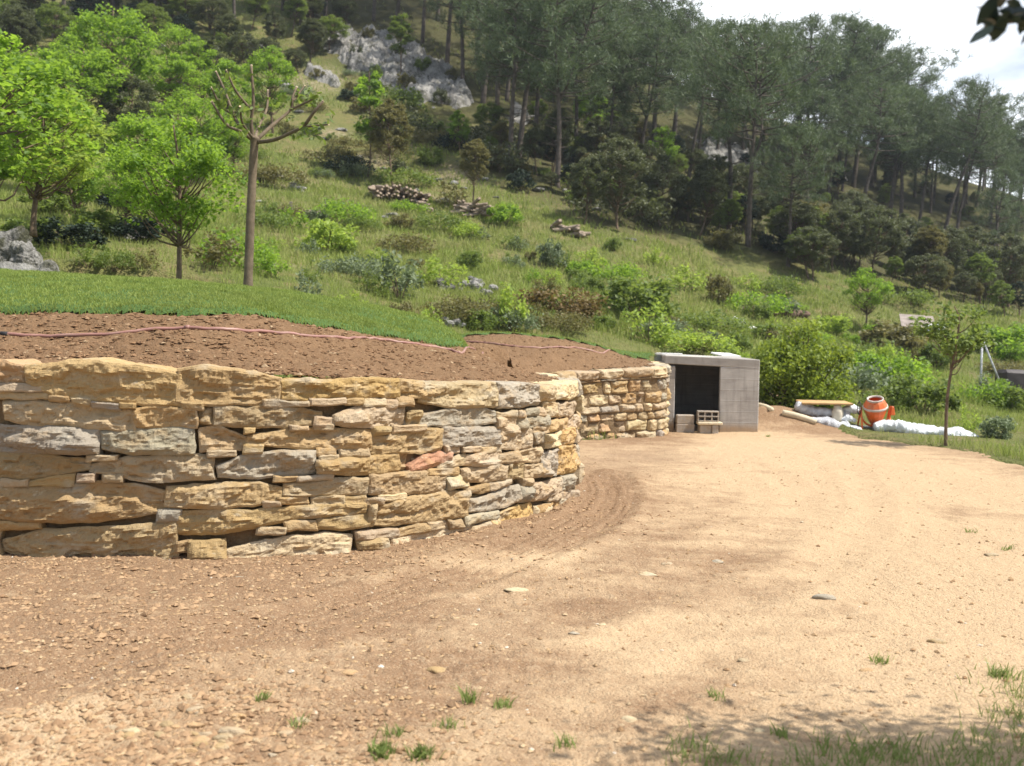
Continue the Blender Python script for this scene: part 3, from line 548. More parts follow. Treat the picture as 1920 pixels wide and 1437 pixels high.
ST = [  # zone, x0, x1, upper edge, lower edge, colour, coping?, set back  - traced stone by stone
 (Z1,-80,145,[60,62,95],[240,225,195],'r',1),(Z1,152,1192,[95,75,60,85,110,145],[195,290,312,330,345,350],'o',1),(Z2,-172,512,[120,104,125,135,188],[330,345,345,335,300],'o',1),
 (Z2,520,1308,[195,190,187,178,188],[300,320,305,300,292],'O',1),(Z3,50,225,[205,208,215],[330,320,300],'o',1),(Z3,195,757,[230,232,232,225],[335,395,392,380],'y',1),
 (Z3,760,1043,[225,230,240],[390,385,370],'g',1),(Z3,1048,1170,[250,245,248],[340,345,350],'y',1),(Z3,1172,1312,[240,225,215],[330,335,300],'Y',1),
 (Z1,-60,260,[215,225],[258,252],'y'),(Z1,-60,310,[270,268],[302,298],'y'),(Z1,312,440,[288,302],[318,322],'o'),(Z1,470,580,[305,318],[332,336],'y'),(Z1,600,780,[335,348],[365,372],'g'),(Z1,785,880,[340,345],[364,367],'o'),(Z1,1190,1330,[332,345],[372,377],'o'),
 (Z1,5,870,[328,320,335,360,395],[440,490,490,500,515],'y'),(Z1,877,1285,[375,365,378,388],[485,487,490,490],'o'),(Z1,1290,1392,[380,382],[480,480],'b',0,0.05),(Z2,70,792,[372,362,362,400],[482,492,495,470],'b'),
 (Z2,400,700,[326,330],[356,353],'y'),(Z2,720,940,[315,310],[347,332],'y'),(Z2,950,1065,[310,310],[337,337],'o'),(Z2,1070,1205,[312,315],[347,346],'Y'),(Z2,1210,1280,[315,322],[366,366],'y'),(Z2,1285,1392,[300,300],[352,350],'o'),
 (Z2,745,860,[438,434],[484,480],'y'),(Z2,745,862,[486,486],[510,508],'y'),(Z2,862,1350,[425,380,350,365,360],[470,490,495,490,470],'y'),(Z2,1355,1445,[400,395],[478,475],'b'),
 (Z3,97,738,[455,440,405,398,425],[520,525,520,520,485],'g'),(Z3,735,893,[472,465],[530,525],'y'),(Z3,740,890,[437,426],[462,455],'y'),(Z3,897,935,[420,418],[460,455],'r'),(Z3,940,1030,[415,408],[447,445],'g'),(Z3,1036,1080,[395,398],[450,448],'y'),
 (Z3,900,1110,[467,455],[537,530],'g'),(Z3,1075,1180,[362,365],[460,455],'y'),(Z3,1115,1250,[490,475],[562,540],'o'),(Z3,1185,1300,[370,360],[455,445],'y'),(Z3,1255,1312,[455,450],[540,535],'y'),
 (Z1,-60,643,[492,500,520],[655,660,670],'g'),(Z1,652,1272,[520,510,505,505],[635,665,667,665],'g'),(Z2,-18,288,[510,500,580],[650,650,632],'b'),(Z2,275,340,[505,505],[526,526],'o'),
 (Z2,293,1120,[562,516,510,512,522],[600,620,630,637,637],'o'),(Z2,585,690,[490,490],[509,509],'y'),(Z2,1125,1240,[500,495],[550,530],'b'),(Z3,0,235,[530,522],[567,546],'y'),
 (Z3,-147,362,[600,585,575,548,550],[722,716,715,690],'o'),(Z3,362,765,[535,535,535],[655,668,667],'g'),(Z3,772,1000,[540,530,560],[680,690,672],'y'),(Z3,1005,1085,[578,575],[645,640],'g'),(Z3,1088,1205,[598,570],[680,665],'Y'),(Z3,1207,1300,[550,540],[655,640],'O'),(Z3,1005,1125,[540,530],[575,568],'y'),
 (Z2,275,390,[618,620],[656,654],'o'),(Z2,40,210,[654,654],[680,678],'y'),(Z2,750,890,[640,642],[682,680],'O'),(Z2,905,1110,[650,638],[686,680],'y'),(Z2,765,900,[690,688],[712,708],'y'),(Z1,560,760,[684,690],[717,706],'y'),
 (Z3,370,480,[672,670],[706,704],'y'),(Z3,490,625,[680,675],[706,700],'y'),(Z3,632,775,[680,670],[714,702],'y'),
 (Z1,-60,562,[678,680,712],[840,840,812,772],'b'),(Z1,572,1408,[752,710,692,682,682,688],[775,812,850,855,840,835],'y'),(Z2,95,750,[762,690,666,652,662],[815,830,825,810,790],'g'),(Z2,755,1310,[722,705,692,680],[792,810,805,782],'o'),
 (Z3,62,140,[720,725],[835,830],'b',0,0.09),(Z3,125,428,[832,740,712,715],[842,832,802,772],'R'),(Z3,330,518,[795,762,718],[825,815,782],'y'),(Z3,262,470,[832,826],[872,862],'o'),(Z3,520,772,[742,716,706],[792,802,790],'y'),(Z3,756,898,[735,708],[782,775],'b'),(Z3,902,1062,[710,680],[792,770],'y'),
 (Z3,1068,1180,[722,702],[882,870],'g'),(Z3,1183,1312,[680,662],[865,848],'O'),
 (Z1,500,612,[805,808],[852,850],'y'),(Z1,180,460,[852,816],[876,870],'o'),(Z1,-60,165,[850,850],[880,878],'y'),(Z1,660,800,[815,818],[850,848],'y'),(Z2,630,860,[825,806],[842,836],'y'),(Z2,470,620,[826,826],[846,845],'o'),
 (Z1,-60,1120,[892,900,880,860,880,930],[1100,1110,1122,1115,1080,1040],'o'),(Z2,-248,520,[902,880,870,870,902],[1010,1025,1025,1010,980],'o'),(Z2,535,1105,[882,860,846,832],[940,946,940,930],'y'),(Z3,-160,390,[880,868,850,860,880],[1000,1010,1005,985],'b'),
 (Z3,490,822,[842,816,800],[922,925,902],'y'),(Z3,826,945,[795,790],[897,893],'b'),(Z3,950,1100,[812,790],[890,880],'y'),(Z3,395,545,[902,870],[962,950],'Y'),(Z3,515,688,[962,942],[1002,990],'o'),(Z3,692,850,[940,905],[985,930],'y'),
 (Z3,990,1203,[950,920,896],[1055,1046,1010],'y'),(Z3,915,985,[960,958],[1058,1056],'g'),(Z3,930,1000,[905,902],[950,948],'y'),(Z3,1207,1290,[890,870],[992,955],'g'),
 (Z2,500,700,[960,962],[996,996],'o'),(Z2,720,945,[966,960],[1006,1006],'y'),(Z2,950,1080,[966,960],[1008,1005],'o'),(Z2,1090,1195,[970,970],[1002,1000],'y'),(Z2,1175,1350,[950,940],[972,965],'Y'),(Z2,400,515,[1000,994],[1017,1014],'y'),
 (Z2,-190,1090,[1062,1050,1045,1025,1010,1000],[1195,1200,1160,1100,1080,1050],'o'),(Z2,760,1105,[1110,1085,1070],[1160,1166,1132],'o'),(Z2,545,755,[1126,1120],[1172,1166],'o'),(Z2,360,540,[1170,1160],[1196,1190],'y'),(Z2,1095,1140,[1010,1010],[1140,1140],'y'),
 (Z3,-130,540,[1110,1050,1030,1000,985],[1226,1225,1210,1185,1166],'o'),(Z3,547,920,[1056,1030,970,950],[1136,1120,1096,1052],'g'),(Z3,1015,1190,[1110,1080,1062],[1182,1170,1132],'O'),(Z3,1193,1265,[1052,1040],[1115,1100],'g'),(Z3,1115,1195,[1022,1010],[1056,1045],'y'),
 (Z1,0,1160,[1250,1180,1166,1150,1122],[1310,1385,1420,1420,1390],'b'),(Z1,-60,260,[1125,1130],[1172,1162],'o'),(Z1,1030,1180,[1045,1045],[1112,1110],'g'),(Z1,1240,1478,[1252,1240],[1370,1365],'o'),(Z1,1170,1238,[1252,1250],[1320,1315],'o'),(Z1,-200,-10,[1180,1185],[1350,1350],'o'),
 (Z2,145,990,[1320,1262,1222,1206,1206],[1420,1410,1400,1380,1350],'Y'),(Z2,1020,1300,[1192,1180,1166],[1226,1226,1206],'y'),(Z2,1035,1220,[1242,1232],[1300,1285],'b'),(Z3,45,253,[1272,1216],[1312,1270],'o'),(Z3,256,388,[1216,1206],[1266,1246],'y'),(Z3,390,500,[1202,1195],[1252,1240],'b'),(Z3,515,760,[1172,1132],[1222,1172],'g'),
 (Z3,0,555,[1335,1290,1262,1240],[1430,1410,1400,1380],'Y'),(Z3,560,700,[1245,1218],[1380,1360],'y'),(Z3,705,1008,[1195,1110,1072],[1340,1290,1240],'O'),(Z3,1012,1120,[1110,1085],[1220,1200],'Y'),(Z3,1125,1215,[1140,1120],[1200,1180],'y'),(Z3,1200,1290,[1005,985],[1050,1030],'y'),
]
def stone_spec(i, e):
    (ox, oy, k), x0, x1, t, b, c = e[:6]; cop = len(e) > 6 and e[6]; back = e[7] if len(e) > 7 else 0.0
    xs_t = np.linspace(x0, x1, len(t)); xs_b = np.linspace(x0, x1, len(b))
    qt = [FA.px(ox + k * x, oy + k * y) for x, y in zip(xs_t, t)]; qb = [FA.px(ox + k * x, oy + k * y) for x, y in zip(xs_b, b)]
    return dict(s0=qt[0][0] - .010, s1=qt[-1][0] + .010, tz=[q[1] + .012 for q in qt], bz=[q[1] - .016 for q in qb], c=c, cop=cop, d0=-back, seed=i + 1)
specs = [stone_spec(i, e) for i, e in enumerate(ST)]
sL = min(q['s0'] for q in specs); sR = max(q['s1'] for q in specs)
def rows(face, s0, s1, top, seed, wmean, hmean, cop_w, tints, bot=-0.12, gap=0.012):   # coursed random masonry
    r = np.random.default_rng(seed); out = []; zt = 0.0
    hs = []; H = 1.0
    while H > 0.0: h = hmean * r.uniform(0.75, 1.4); hs.append(min(h, H)); H -= h
    lo = 0.0; ct = 0.15
    s = s0
    while s < s1:
        w = cop_w * r.uniform(0.7, 1.35); e = min(s + w, s1); z = [float(top(np.array(q))) + r.uniform(-0.015, 0.015) for q in (s, (s + e) / 2, e)]
        out.append(dict(s0=s, s1=e - gap, tz=z, bz=[z[0] - ct, z[1] - ct - 0.03, z[2] - ct], c=str(r.choice(tints)), cop=1, d0=0.03, seed=int(r.integers(1e6)))); s = e
    cum = 0
    for h in hs:
        f0, f1 = cum, cum + h; cum = f1; s = s0 + r.uniform(0, 0.1)
        while s < s1:
            w = wmean * r.uniform(0.5, 1.7); e = min(s + w, s1); tt = []; bb = []
            for q in (s, (s + e) / 2, e):
                Zt = float(top(np.array(q))) - ct - 0.02; zz = lambda f: bot + (Zt - bot) * f; tt.append(zz(f1) - gap * 0.5 + r.uniform(-0.022, 0.022)); bb.append(zz(f0) + gap * 0.5 + r.uniform(-0.012, 0.012))
            if e - s > 0.09: out.append(dict(s0=s + gap / 2, s1=e - gap, tz=tt, bz=bb, c=str(r.choice(tints)), cop=0, d0=r.uniform(-0.03, 0.02), seed=int(r.integers(1e6))))
            s = e
    return out
def core_mesh(face, s0, s1, top, thick, back):
    n = int((s1 - s0) / 0.05); u = np.linspace(s0, s1, n); v = np.linspace(0, 1, 22); U, V = np.meshgrid(u, v, indexing='ij')
    z = -0.2 + (top(U) - 0.06 + 0.2) * V; P = np.stack([U * 6, z * 9, 0 * U], -1); d = -back + 0.03 * fbm(P, 3, 91)
    f = face.pt(U.ravel(), z.ravel(), d.ravel()); b = face.pt(U.ravel(), z.ravel(), np.full(U.size, -thick)); m = U.size; i = np.arange(m).reshape(n, 22)
    cap = np.stack([i[:-1, -1], i[1:, -1], i[1:, -1] + m, i[:-1, -1] + m], -1); e0 = np.stack([i[0, :-1], i[0, 1:], i[0, 1:] + m, i[0, :-1] + m], -1); e1 = np.stack([i[-1, :-1], i[-1, 1:], i[-1, 1:] + m, i[-1, :-1] + m], -1)
    return np.vstack([f, b]), np.vstack([grid_faces(n, 22), grid_faces(n, 22)[:, ::-1] + m, cap, e0, e1])
def build_wall(face, specs, root, top, cell, s0, s1, n_parts, fill, back=0.11, rough=1.0, rnd=0.011):
    V, F = core_mesh(face, s0, s1, top, 0.5, back); obj('wall_core', mesh('wall_core', V - np.array(root.location), F, True), M_CORE, root)
    r = np.random.default_rng(5); specs = sorted(specs, key=lambda q: -(q['s1'] - q['s0']) * (np.mean(q['tz']) - np.mean(q['bz'])))
    mb_v, mb_f, mb_c, n = [], [], [], 0
    for i, q in enumerate(specs):
        cop = q['cop']; V, Fs = stone_geo(face, q['s0'], q['s1'], q['tz'], q['bz'], q['seed'], depth=0.42 if cop else 0.26, d0=q['d0'], cell=cell, skirt=9 if cop else 2, rough=rough, rnd=rnd)
        tint = np.array(TINT[q['c']]) * r.uniform(0.86, 1.1) * np.array([1, r.uniform(0.975, 1.015), r.uniform(0.9, 1.05)]); V = V - np.array(root.location)
        if i < n_parts: obj('coping_stone' if cop else 'stone', mesh('stone', V, Fs, False, {'tint': np.tile(tint, (len(V), 1))}), M_STONE, root)
        else: mb_v.append(V); mb_f += [f + n for f in Fs]; mb_c.append(np.tile(tint, (len(V), 1))); n += len(V)
    for _ in range(fill):               # thin wedges pushed into the joints, a little behind the face
        u = r.uniform(s0, s1); w = r.uniform(0.08, 0.36); h = r.uniform(0.016, 0.055); z = r.uniform(-0.02, float(top(np.array(u))) - 0.2)
        V, Fs = stone_geo(face, u, u + w, [z + h, z + h * r.uniform(0.7, 1.1)], [z, z], int(r.integers(1e6)), depth=0.2, d0=-r.uniform(0.085, 0.135), cell=cell * 1.3, rough=0.7)
        tint = np.array(TINT[str(r.choice(list('yoYbg')))]) * r.uniform(0.75, 1.05); V = V - np.array(root.location)
        mb_v.append(V); mb_f += [f + n for f in Fs]; mb_c.append(np.tile(tint, (len(V), 1))); n += len(V)
    me = mesh('wedging', np.vstack(mb_v), [np.vstack([f for f in mb_f if f.shape[1] == 4])], False, {'tint': np.vstack(mb_c)})
    tag(obj('wedging', me, M_STONE, root), kind='stuff')
wa = empty('stone_wall', (-2.4, 7.9, 0), 0, 'curved dry stone wall of big rough ochre blocks, the taller one nearer the track', 'wall')
left = rows(FA, sL - 1.3, sL - 0.02, topA, 11, 0.7, 0.2, 1.0, list('oyb')); right = rows(FA, sR + 0.01, FA.s[-1], topA, 12, 0.42, 0.17, 0.55, list('oyYg'))
build_wall(FA, specs + left + right, wa, topA, 0.0135, sL - 1.3, FA.s[-1], 100, 260)
wb = empty('stone_wall', (1.6, 18.3, 0), 0, 'dry stone wall of small rounded pale stones beside the concrete shelter', 'wall')
build_wall(FB, rows(FB, 0, FB.s[-1], topB, 23, 0.29, 0.15, 0.52, list('yYYyorg'), gap=0.004), wb, topB, 0.024, 0, FB.s[-1], 100, 130, 0.05, 0.9, 0.045)

# ------------------------------------------------------------------ trees, shrubs and other plants
def leaf_cloud(C, size, seed, up=0.5, long=1.5):   # one small folded leaf per centre
    r = np.random.default_rng(seed); n = len(C); N = r.normal(size=(n, 3)); N[:, 2] = np.abs(N[:, 2]) + up; N /= np.linalg.norm(N, axis=1)[:, None]
    A = np.cross(N, r.normal(size=(n, 3))); A /= np.linalg.norm(A, axis=1)[:, None] + 1e-9; B = np.cross(N, A); s = size * r.uniform(0.6, 1.35, n)[:, None]
    V = np.stack([C - A * s * long * 0.5, C + B * s * 0.5 + N * s * 0.12, C + A * s * long * 0.5, C - B * s * 0.5 + N * s * 0.12], 1).reshape(-1, 3)
    return V, np.arange(n * 4).reshape(n, 4), np.repeat(r.uniform(0, 1, n), 4)
def oval_leaves(C, size, seed, up=0.3, long=2.2):   # pointed oval leaves, seen close by
    r = np.random.default_rng(seed); n = len(C); N = r.normal(size=(n, 3)); N[:, 2] = np.abs(N[:, 2]) + up; N /= np.linalg.norm(N, axis=1)[:, None]
    A = np.cross(N, r.normal(size=(n, 3))); A /= np.linalg.norm(A, axis=1)[:, None] + 1e-9; A[:, 2] -= .25; B = np.cross(N, A); s = size * r.uniform(0.7, 1.3, n)[:, None]
    V = np.stack([C + A * s * long * u + B * s * v + N * s * h for u, v, h in [(-.5, 0, 0), (-.25, .36, .06), (.1, .45, .10), (.36, .22, .06), (.52, 0, 0), (.36, -.22, .06), (.1, -.45, .10), (-.25, -.36, .06)]], 1).reshape(-1, 3)
    return V, np.arange(n * 8).reshape(n, 8), np.repeat(r.uniform(0, 1, n), 8)
def join(parts):
    V, F, A, n = [], [], [], 0
    for v, f, a in parts: V.append(v); F.append(f + n); A.append(a); n += len(v)
    return np.vstack(V), np.vstack(F), np.concatenate(A)
def broadleaf(seed, H, trunk_f, rad, leaf, n_cl, per, clump=0.34, tr=0.035, lean=0.0, multi=1, flat=1.0):
    """trunk and crown meshes of a leafy tree H metres tall"""
    r = np.random.default_rng(seed); mb = MB(); cl = []
    zc = H * (trunk_f + 1) / 2; rz = H * (1 - trunk_f) / 2 * flat
    for m in range(multi):
        a = r.uniform(0, 6.28); sp = 0.0 if multi == 1 else rad * 0.25
        P = smooth_path([(0.05 * sp * math.cos(a), 0.05 * sp * math.sin(a), -0.15), (sp * 0.5 * math.cos(a) + r.uniform(-.04, .04) * H + lean * 0.3, sp * 0.5 * math.sin(a) + r.uniform(-.04, .04) * H, H * trunk_f * 0.6),
                         (sp * math.cos(a) + r.uniform(-.05, .05) * H + lean * 0.7, sp * math.sin(a) + r.uniform(-.05, .05) * H, zc), (sp * math.cos(a) + lean, sp * math.sin(a), H * 0.93)], 14)
        rr = H * tr * np.linspace(1, 0.18, 14) ** 0.9; rr[0] *= 1.35; mb.tube(P, rr, 8)
        for k in range(n_cl // multi):
            d = r.normal(size=3); d /= np.linalg.norm(d); q = r.uniform(0.35, 1.0) ** 0.5
            t = (zc + d[2] * rz * q * 0.92); lx = np.interp(t, P[:, 2], P[:, 0]); ly = np.interp(t, P[:, 2], P[:, 1]); w = rad * q * (1.0 - 0.25 * max(0, d[2]))
            c = np.array([lx + d[0] * w, ly + d[1] * w, t]); cl.append((c, clump * rad * r.uniform(0.55, 1.25)))
            if k % 2 == 0:
                z0 = max(H * trunk_f * 0.8, t - w * 0.8); b0 = np.array([np.interp(z0, P[:, 2], P[:, 0]), np.interp(z0, P[:, 2], P[:, 1]), z0])
                mb.tube(smooth_path([b0, (b0 + c) / 2 + r.normal(size=3) * 0.04 * rad + np.array([0, 0, -0.04 * H]) , c], 6), np.linspace(H * tr * 0.38, H * tr * 0.08, 6), 5)
    parts = []
    for i, (c, s) in enumerate(cl):
        n = int(per * r.uniform(0.6, 1.4)); D = r.normal(size=(n, 3)); D /= np.linalg.norm(D, axis=1)[:, None]; D *= (r.uniform(0, 1, n) ** 0.45)[:, None] * s * np.array([1, 1, 0.72])
        v, f, a = leaf_cloud(c + D, leaf, seed * 100 + i, 0.45); parts.append((v, f, np.clip(a * 0.75 + r.uniform(-0.1, 0.35), 0, 1)))
    V, F, A = join(parts)
    return mb.make('trunk', True), mesh('crown', V, F, False, {'r': A})
def needles(C, D, n, length, width, seed):          # a brush of needles round every twig end
    r = np.random.default_rng(seed); m = len(C); C = np.repeat(C, n, 0); D = np.repeat(D, n, 0); k = m * n
    d = D * 0.55 + r.normal(size=(k, 3)) * 0.62; d[:, 2] += 0.25; d /= np.linalg.norm(d, axis=1)[:, None]; l = (length * r.uniform(0.5, 1.2, k))[:, None]
    s = np.cross(d, r.normal(size=(k, 3))); s /= np.linalg.norm(s, axis=1)[:, None]; o = C + r.normal(size=(k, 3)) * length * 0.28
    V = np.stack([o - s * width / 2, o + s * width / 2, o + d * l], 1).reshape(-1, 3)
    return V, np.arange(k * 3).reshape(k, 3), np.repeat(r.uniform(0, 1, k), 3)
def pine(seed, H, bare, spread, lean=0.0, fork=0.0, dens=1.0, top=0.5):
    r = np.random.default_rng(seed); mb = MB(); x1, y1 = r.uniform(-.05, .05, 2) * H
    P = smooth_path([(0, 0, -0.4), (x1 * .4 + lean * .2, y1 * .4, H * .3), (x1 + lean * .6, y1, H * .62), (x1 * .8 + lean, y1 * .6, H)], 20)
    rr = H * 0.0155 * np.linspace(1, 0.10, 20) ** 0.85; rr[0] *= 1.5; mb.tube(P, rr, 9); stems = [P]
    if fork:
        Q = smooth_path([P[8], P[8] + np.array([fork * .35, r.uniform(-.4, .4), H * .13]), P[8] + np.array([fork * .8, r.uniform(-.6, .6), H * .36]), P[8] + np.array([fork, r.uniform(-.6, .6), H * .52])], 12)
        mb.tube(Q, np.linspace(rr[8] * .75, 0.03, 12), 7); stems.append(Q)
    cs, ds = [], []
    for st in stems:
        z0, z1 = max(st[0, 2], H * bare), st[-1, 2]; nb = int(40 * (z1 - z0) / (H * 0.6)); ga = r.uniform(0, 6.28)
        for k in range(nb):
            f = (k + r.uniform(0, 1)) / nb; z = z0 + (z1 - z0) * f ** 0.9; c = np.array([np.interp(z, st[:, 2], st[:, 0]), np.interp(z, st[:, 2], st[:, 1]), z]); ga += 2.4 + r.uniform(-.5, .5)
            ln = spread * H * (0.10 + 0.30 * math.sin(math.pi * min(1, (0.18 + 0.80 * f) ** 1.15)) ** 0.8) * r.uniform(0.55, 1.2) * (1.0 if f < top else 1.0 - 0.55 * (f - top) / (1 - top + 1e-6))
            rise = r.uniform(-0.05, 0.30) + 0.55 * f; e = np.array([math.cos(ga), math.sin(ga), 0])
            B = smooth_path([c, c + e * ln * .5 + np.array([0, 0, ln * rise * .25]), c + e * ln + np.array([0, 0, ln * rise])], 7)
            mb.tube(B, np.linspace(H * .0045, H * .0012, 7), 5, cap=False)
            hubs = [(B[min(6, int(q * 6.99))] + r.normal(size=3) * ln * .07) for q in r.uniform(.35, 1.0, 4) ** .6]
            for j in range(int((5 + 8 * ln / (H * .25)) * dens)):
                b = hubs[int(r.integers(0, 4))]; o = r.normal(size=3) * np.array([1, 1, .6]) * (ln * 0.085 + .02 * H * .5)
                cs.append(b + o); d = e * .6 + o / (np.linalg.norm(o) + 1e-9) + np.array([0, 0, .5]); ds.append(d / np.linalg.norm(d))
        for k in range(5):              # dead snags below the crown
            z = r.uniform(0.45, 1.0) * z0; c = np.array([np.interp(z, st[:, 2], st[:, 0]), np.interp(z, st[:, 2], st[:, 1]), z]); a = r.uniform(0, 6.28)
            mb.tube([c, c + np.array([math.cos(a), math.sin(a), .15]) * H * r.uniform(.04, .10)], [H * .003, H * .0008], 4, cap=False)
    V, F, A = needles(np.array(cs), np.array(ds), 15, 0.036 * H, 0.0042 * H, seed)
    return mb.make('trunk', True), mesh('crown', V, F, False, {'r': A})
def shrub(seed, rad, H, leaf, n_cl, per, spiky=0.0):
    r = np.random.default_rng(seed); mb = MB(); parts = []
    for k in range(n_cl):
        a = r.uniform(0, 6.28); q = r.uniform(0, 1) ** 0.5; z = H * (0.16 + 0.78 * r.uniform(0, 1) * (1 - 0.45 * q * q)); c = np.array([rad * q * math.cos(a), rad * q * math.sin(a), z])
        s = rad * r.uniform(0.22, 0.45); n = int(per * r.uniform(.6, 1.4)); D = r.normal(size=(n, 3)); D /= np.linalg.norm(D, axis=1)[:, None]; D *= (r.uniform(0, 1, n) ** .45)[:, None] * s * np.array([1, 1, 0.8 + spiky])
        v, f, aa = leaf_cloud(c + D, leaf, seed * 77 + k, 0.35, 1.5 + spiky); v[:, 2] = np.maximum(v[:, 2], 0.0); parts.append((v, f, np.clip(aa * .75 + r.uniform(-.1, .35), 0, 1)))
        if k % 3 == 0: mb.tube(smooth_path([(c[0] * .1, c[1] * .1, -.1), c * np.array([.5, .5, .55]), c], 5), np.linspace(.014, .004, 5) * max(H, .6), 5, cap=False)
    V, F, A = join(parts)
    return mb.make('stem', True), mesh('foliage', V, F, False, {'r': A})
PROTO = {}
def proto(kind):                        # a few crowns of every kind, shared by the single trees
    if kind in PROTO: return PROTO[kind]
    if kind == 'pine': p = [(pine(100 + i, 10.0, b, s, l, f, d), 10.0) for i, (b, s, l, f, d) in enumerate([(.38, .62, .5, 0, 1.1), (.44, .72, -.4, 1.5, 1.05), (.34, .56, .9, 0, 1.15), (.48, .8, .3, 1.1, 1.05), (.40, .66, 1.0, -1.3, 1.1), (.52, .75, 1.3, 0, 1.15)])]
    elif kind == 'slim': p = [(broadleaf(200 + i, 5.0, .30, .72, .11, 26, 95, .42, .010), 5.0) for i in range(2)]
    elif kind == 'bright': p = [(broadleaf(210 + i, 4.0, t, rd, .068, 96, 74, .24, .017, ln), 4.0) for i, (t, rd, ln) in enumerate([(.26, 1.25, .1), (.32, 1.45, -.2), (.22, 1.1, .3)])]
    elif kind == 'holm': p = [(broadleaf(220 + i, 5.0, t, rd, .075, 95, 115, .24, .015, ln), 5.0) for i, (t, rd, ln) in enumerate([(.28, 1.35, .4), (.22, 1.6, -.3), (.36, 1.2, .6)])]
    elif kind == 'bush': p = [(shrub(230 + i, .8, 1.2, .085, 26, 70), 1.2) for i in range(3)]
    elif kind == 'sparse': p = [(shrub(240 + i, .7, 1.2, .075, 17, 32, .4), 1.2) for i in range(3)]
    elif kind == 'low': p = [(shrub(250 + i, 1.1, .7, .07, 30, 60), .7) for i in range(3)]
    PROTO[kind] = p; return p
USED = {}
def plant(name, kind, leafm, bark, loc, H, label, cat, group=None, wide=1.0, rz=None, tilt=0.0, var=None, parts=('trunk', 'crown')):
    ps = proto(kind); i = (USED.setdefault(kind, 0) if var is None else var) % len(ps); USED[kind] = USED.get(kind, 0) + 1
    (tm, cm), h0 = ps[i]; rz = random.uniform(0, 6.28) if rz is None else rz; k = H / h0
    key = (kind, i, leafm)              # one copy of the crown mesh per leaf colour
    if key not in PROTO:
        c2 = cm.copy(); c2.materials.clear(); c2.materials.append(M_PINE if leafm == 'pine' else M_LEAF[leafm]); PROTO[key] = c2
    if not tm.materials: tm.materials.append(bark)
    o = empty(name, (loc[0], loc[1], loc[2] - 0.03), 0, label, cat, group); o.rotation_euler = (0, tilt, rz) if tilt == 0 else (Matrix.Rotation(tilt, 3, 'Y') @ Matrix.Rotation(rz, 3, 'Z')).to_euler()
    o.scale = (k * wide, k * wide, k)
    obj(parts[0], tm, None, o); obj(parts[1], PROTO[key], None, o)
    return o
ORD = ['first', 'second', 'third', 'fourth', 'fifth', 'sixth', 'seventh', 'eighth', 'ninth', 'tenth', 'eleventh', 'twelfth', 'thirteenth', 'fourteenth', 'fifteenth', 'sixteenth', 'seventeenth', 'eighteenth', 'nineteenth', 'twentieth']
def ordn(i): return ORD[i] if i < 20 else f"{i + 1}{ {1: 'st', 2: 'nd', 3: 'rd'}.get((i + 1) % 10, 'th') }"
def size_of(p, base_py, top_py): return (base_py - top_py) * p[1] / FPX

# pines, each stood where its foot meets the hillside: foot x, foot y, top y, lean
PINES = {
 'pine at the lower edge of the wood': [(955, 312, -55, .0, 1), (972, 296, -70, .03, 0), (1003, 286, -40, .05, 2), (1046, 352, -50, .10, 4), (1368, 432, 60, .10, 5), (1402, 462, 62, .0, 3), (1512, 372, 36, .02, 0), (1535, 366, 48, .14, 2), (1478, 500, 250, .05, 3), (1668, 412, 178, .03, 1), (1690, 420, 168, .05, 0),
                                         (1765, 455, 178, .12, 5), (1805, 400, 160, .04, 2), (1856, 420, 188, .05, 3), (1905, 440, 230, .08, 0), (1600, 352, 62, .12, 1), (1860, 520, 320, .06, 2), (1722, 430, 205, .12, 2)],
 'pine standing in the middle of the wood': [(1112, 262, -40, .03, 3), (1165, 250, -60, .05, 0), (1225, 268, -25, .03, 1), (1262, 300, 20, .04, 2), (1310, 290, 55, .06, 3), (1345, 300, 60, .03, 0), (1430, 310, 66, .05, 5), (1462, 300, 55, .02, 1), (1572, 320, 45, .06, 2), (1635, 350, 60, .05, 0), (1660, 345, 105, .05, 3),
                                         (1715, 370, 175, .03, 1), (1750, 385, 190, .04, 2), (1830, 390, 200, .05, 0), (1885, 400, 240, .04, 5), (1195, 330, 60, .02, 4), (1290, 340, 90, .05, 5), (930, 250, -90, .04, 2), (1080, 300, 10, .03, 1), (1140, 320, 70, .04, 2)],
 'pine behind the grey crag': [(868, 168, -130, .04, 0), (905, 196, -110, .05, 1), (838, 120, -170, .03, 2), (792, 82, -200, .02, 3), (742, 60, -210, .03, 0), (700, 40, -220, .02, 1), (655, 22, -230, .02, 2), (610, 30, -200, .03, 3), (565, 48, -190, .02, 0), (950, 190, -120, .04, 3), (890, 120, -170, .03, 5), (1010, 200, -90, .03, 0), (1060, 190, -100, .03, 3), (820, 40, -220, .03, 1), (530, 20, -220, .02, 2)],
 'pine above the bright young trees': [(100, 72, -190, .0, 3), (124, 84, -170, .0, 0), (288, 62, -200, .0, 1), (300, 34, -200, .02, 3), (322, 30, -210, .0, 2), (30, 50, -190, .02, 1), (440, 40, -190, .01, 0), (210, 40, -200, .02, 2), (395, 55, -160, .02, 5)],
}
def add_trees(table, name, kind, leafm, bark, cat, group, fmt, wide=(0.9, 1.15)):
    for what, rows_ in table.items():
        rows_ = sorted(rows_)
        for i, (px, py, ty, lean, v) in enumerate(rows_):
            p = hit(px, py); plant(name, kind, leafm, bark, p, max(1.0, size_of(p, py, ty)), fmt.format(what=what, n=ordn(i)), cat, group, random.uniform(*wide), None, lean, v)
add_trees(PINES, 'pine_tree', 'pine', 'pine', M_PBARK, 'pine tree', 'pines of the hillside wood', 'tall grey-green {what}, {n} of those from the left')
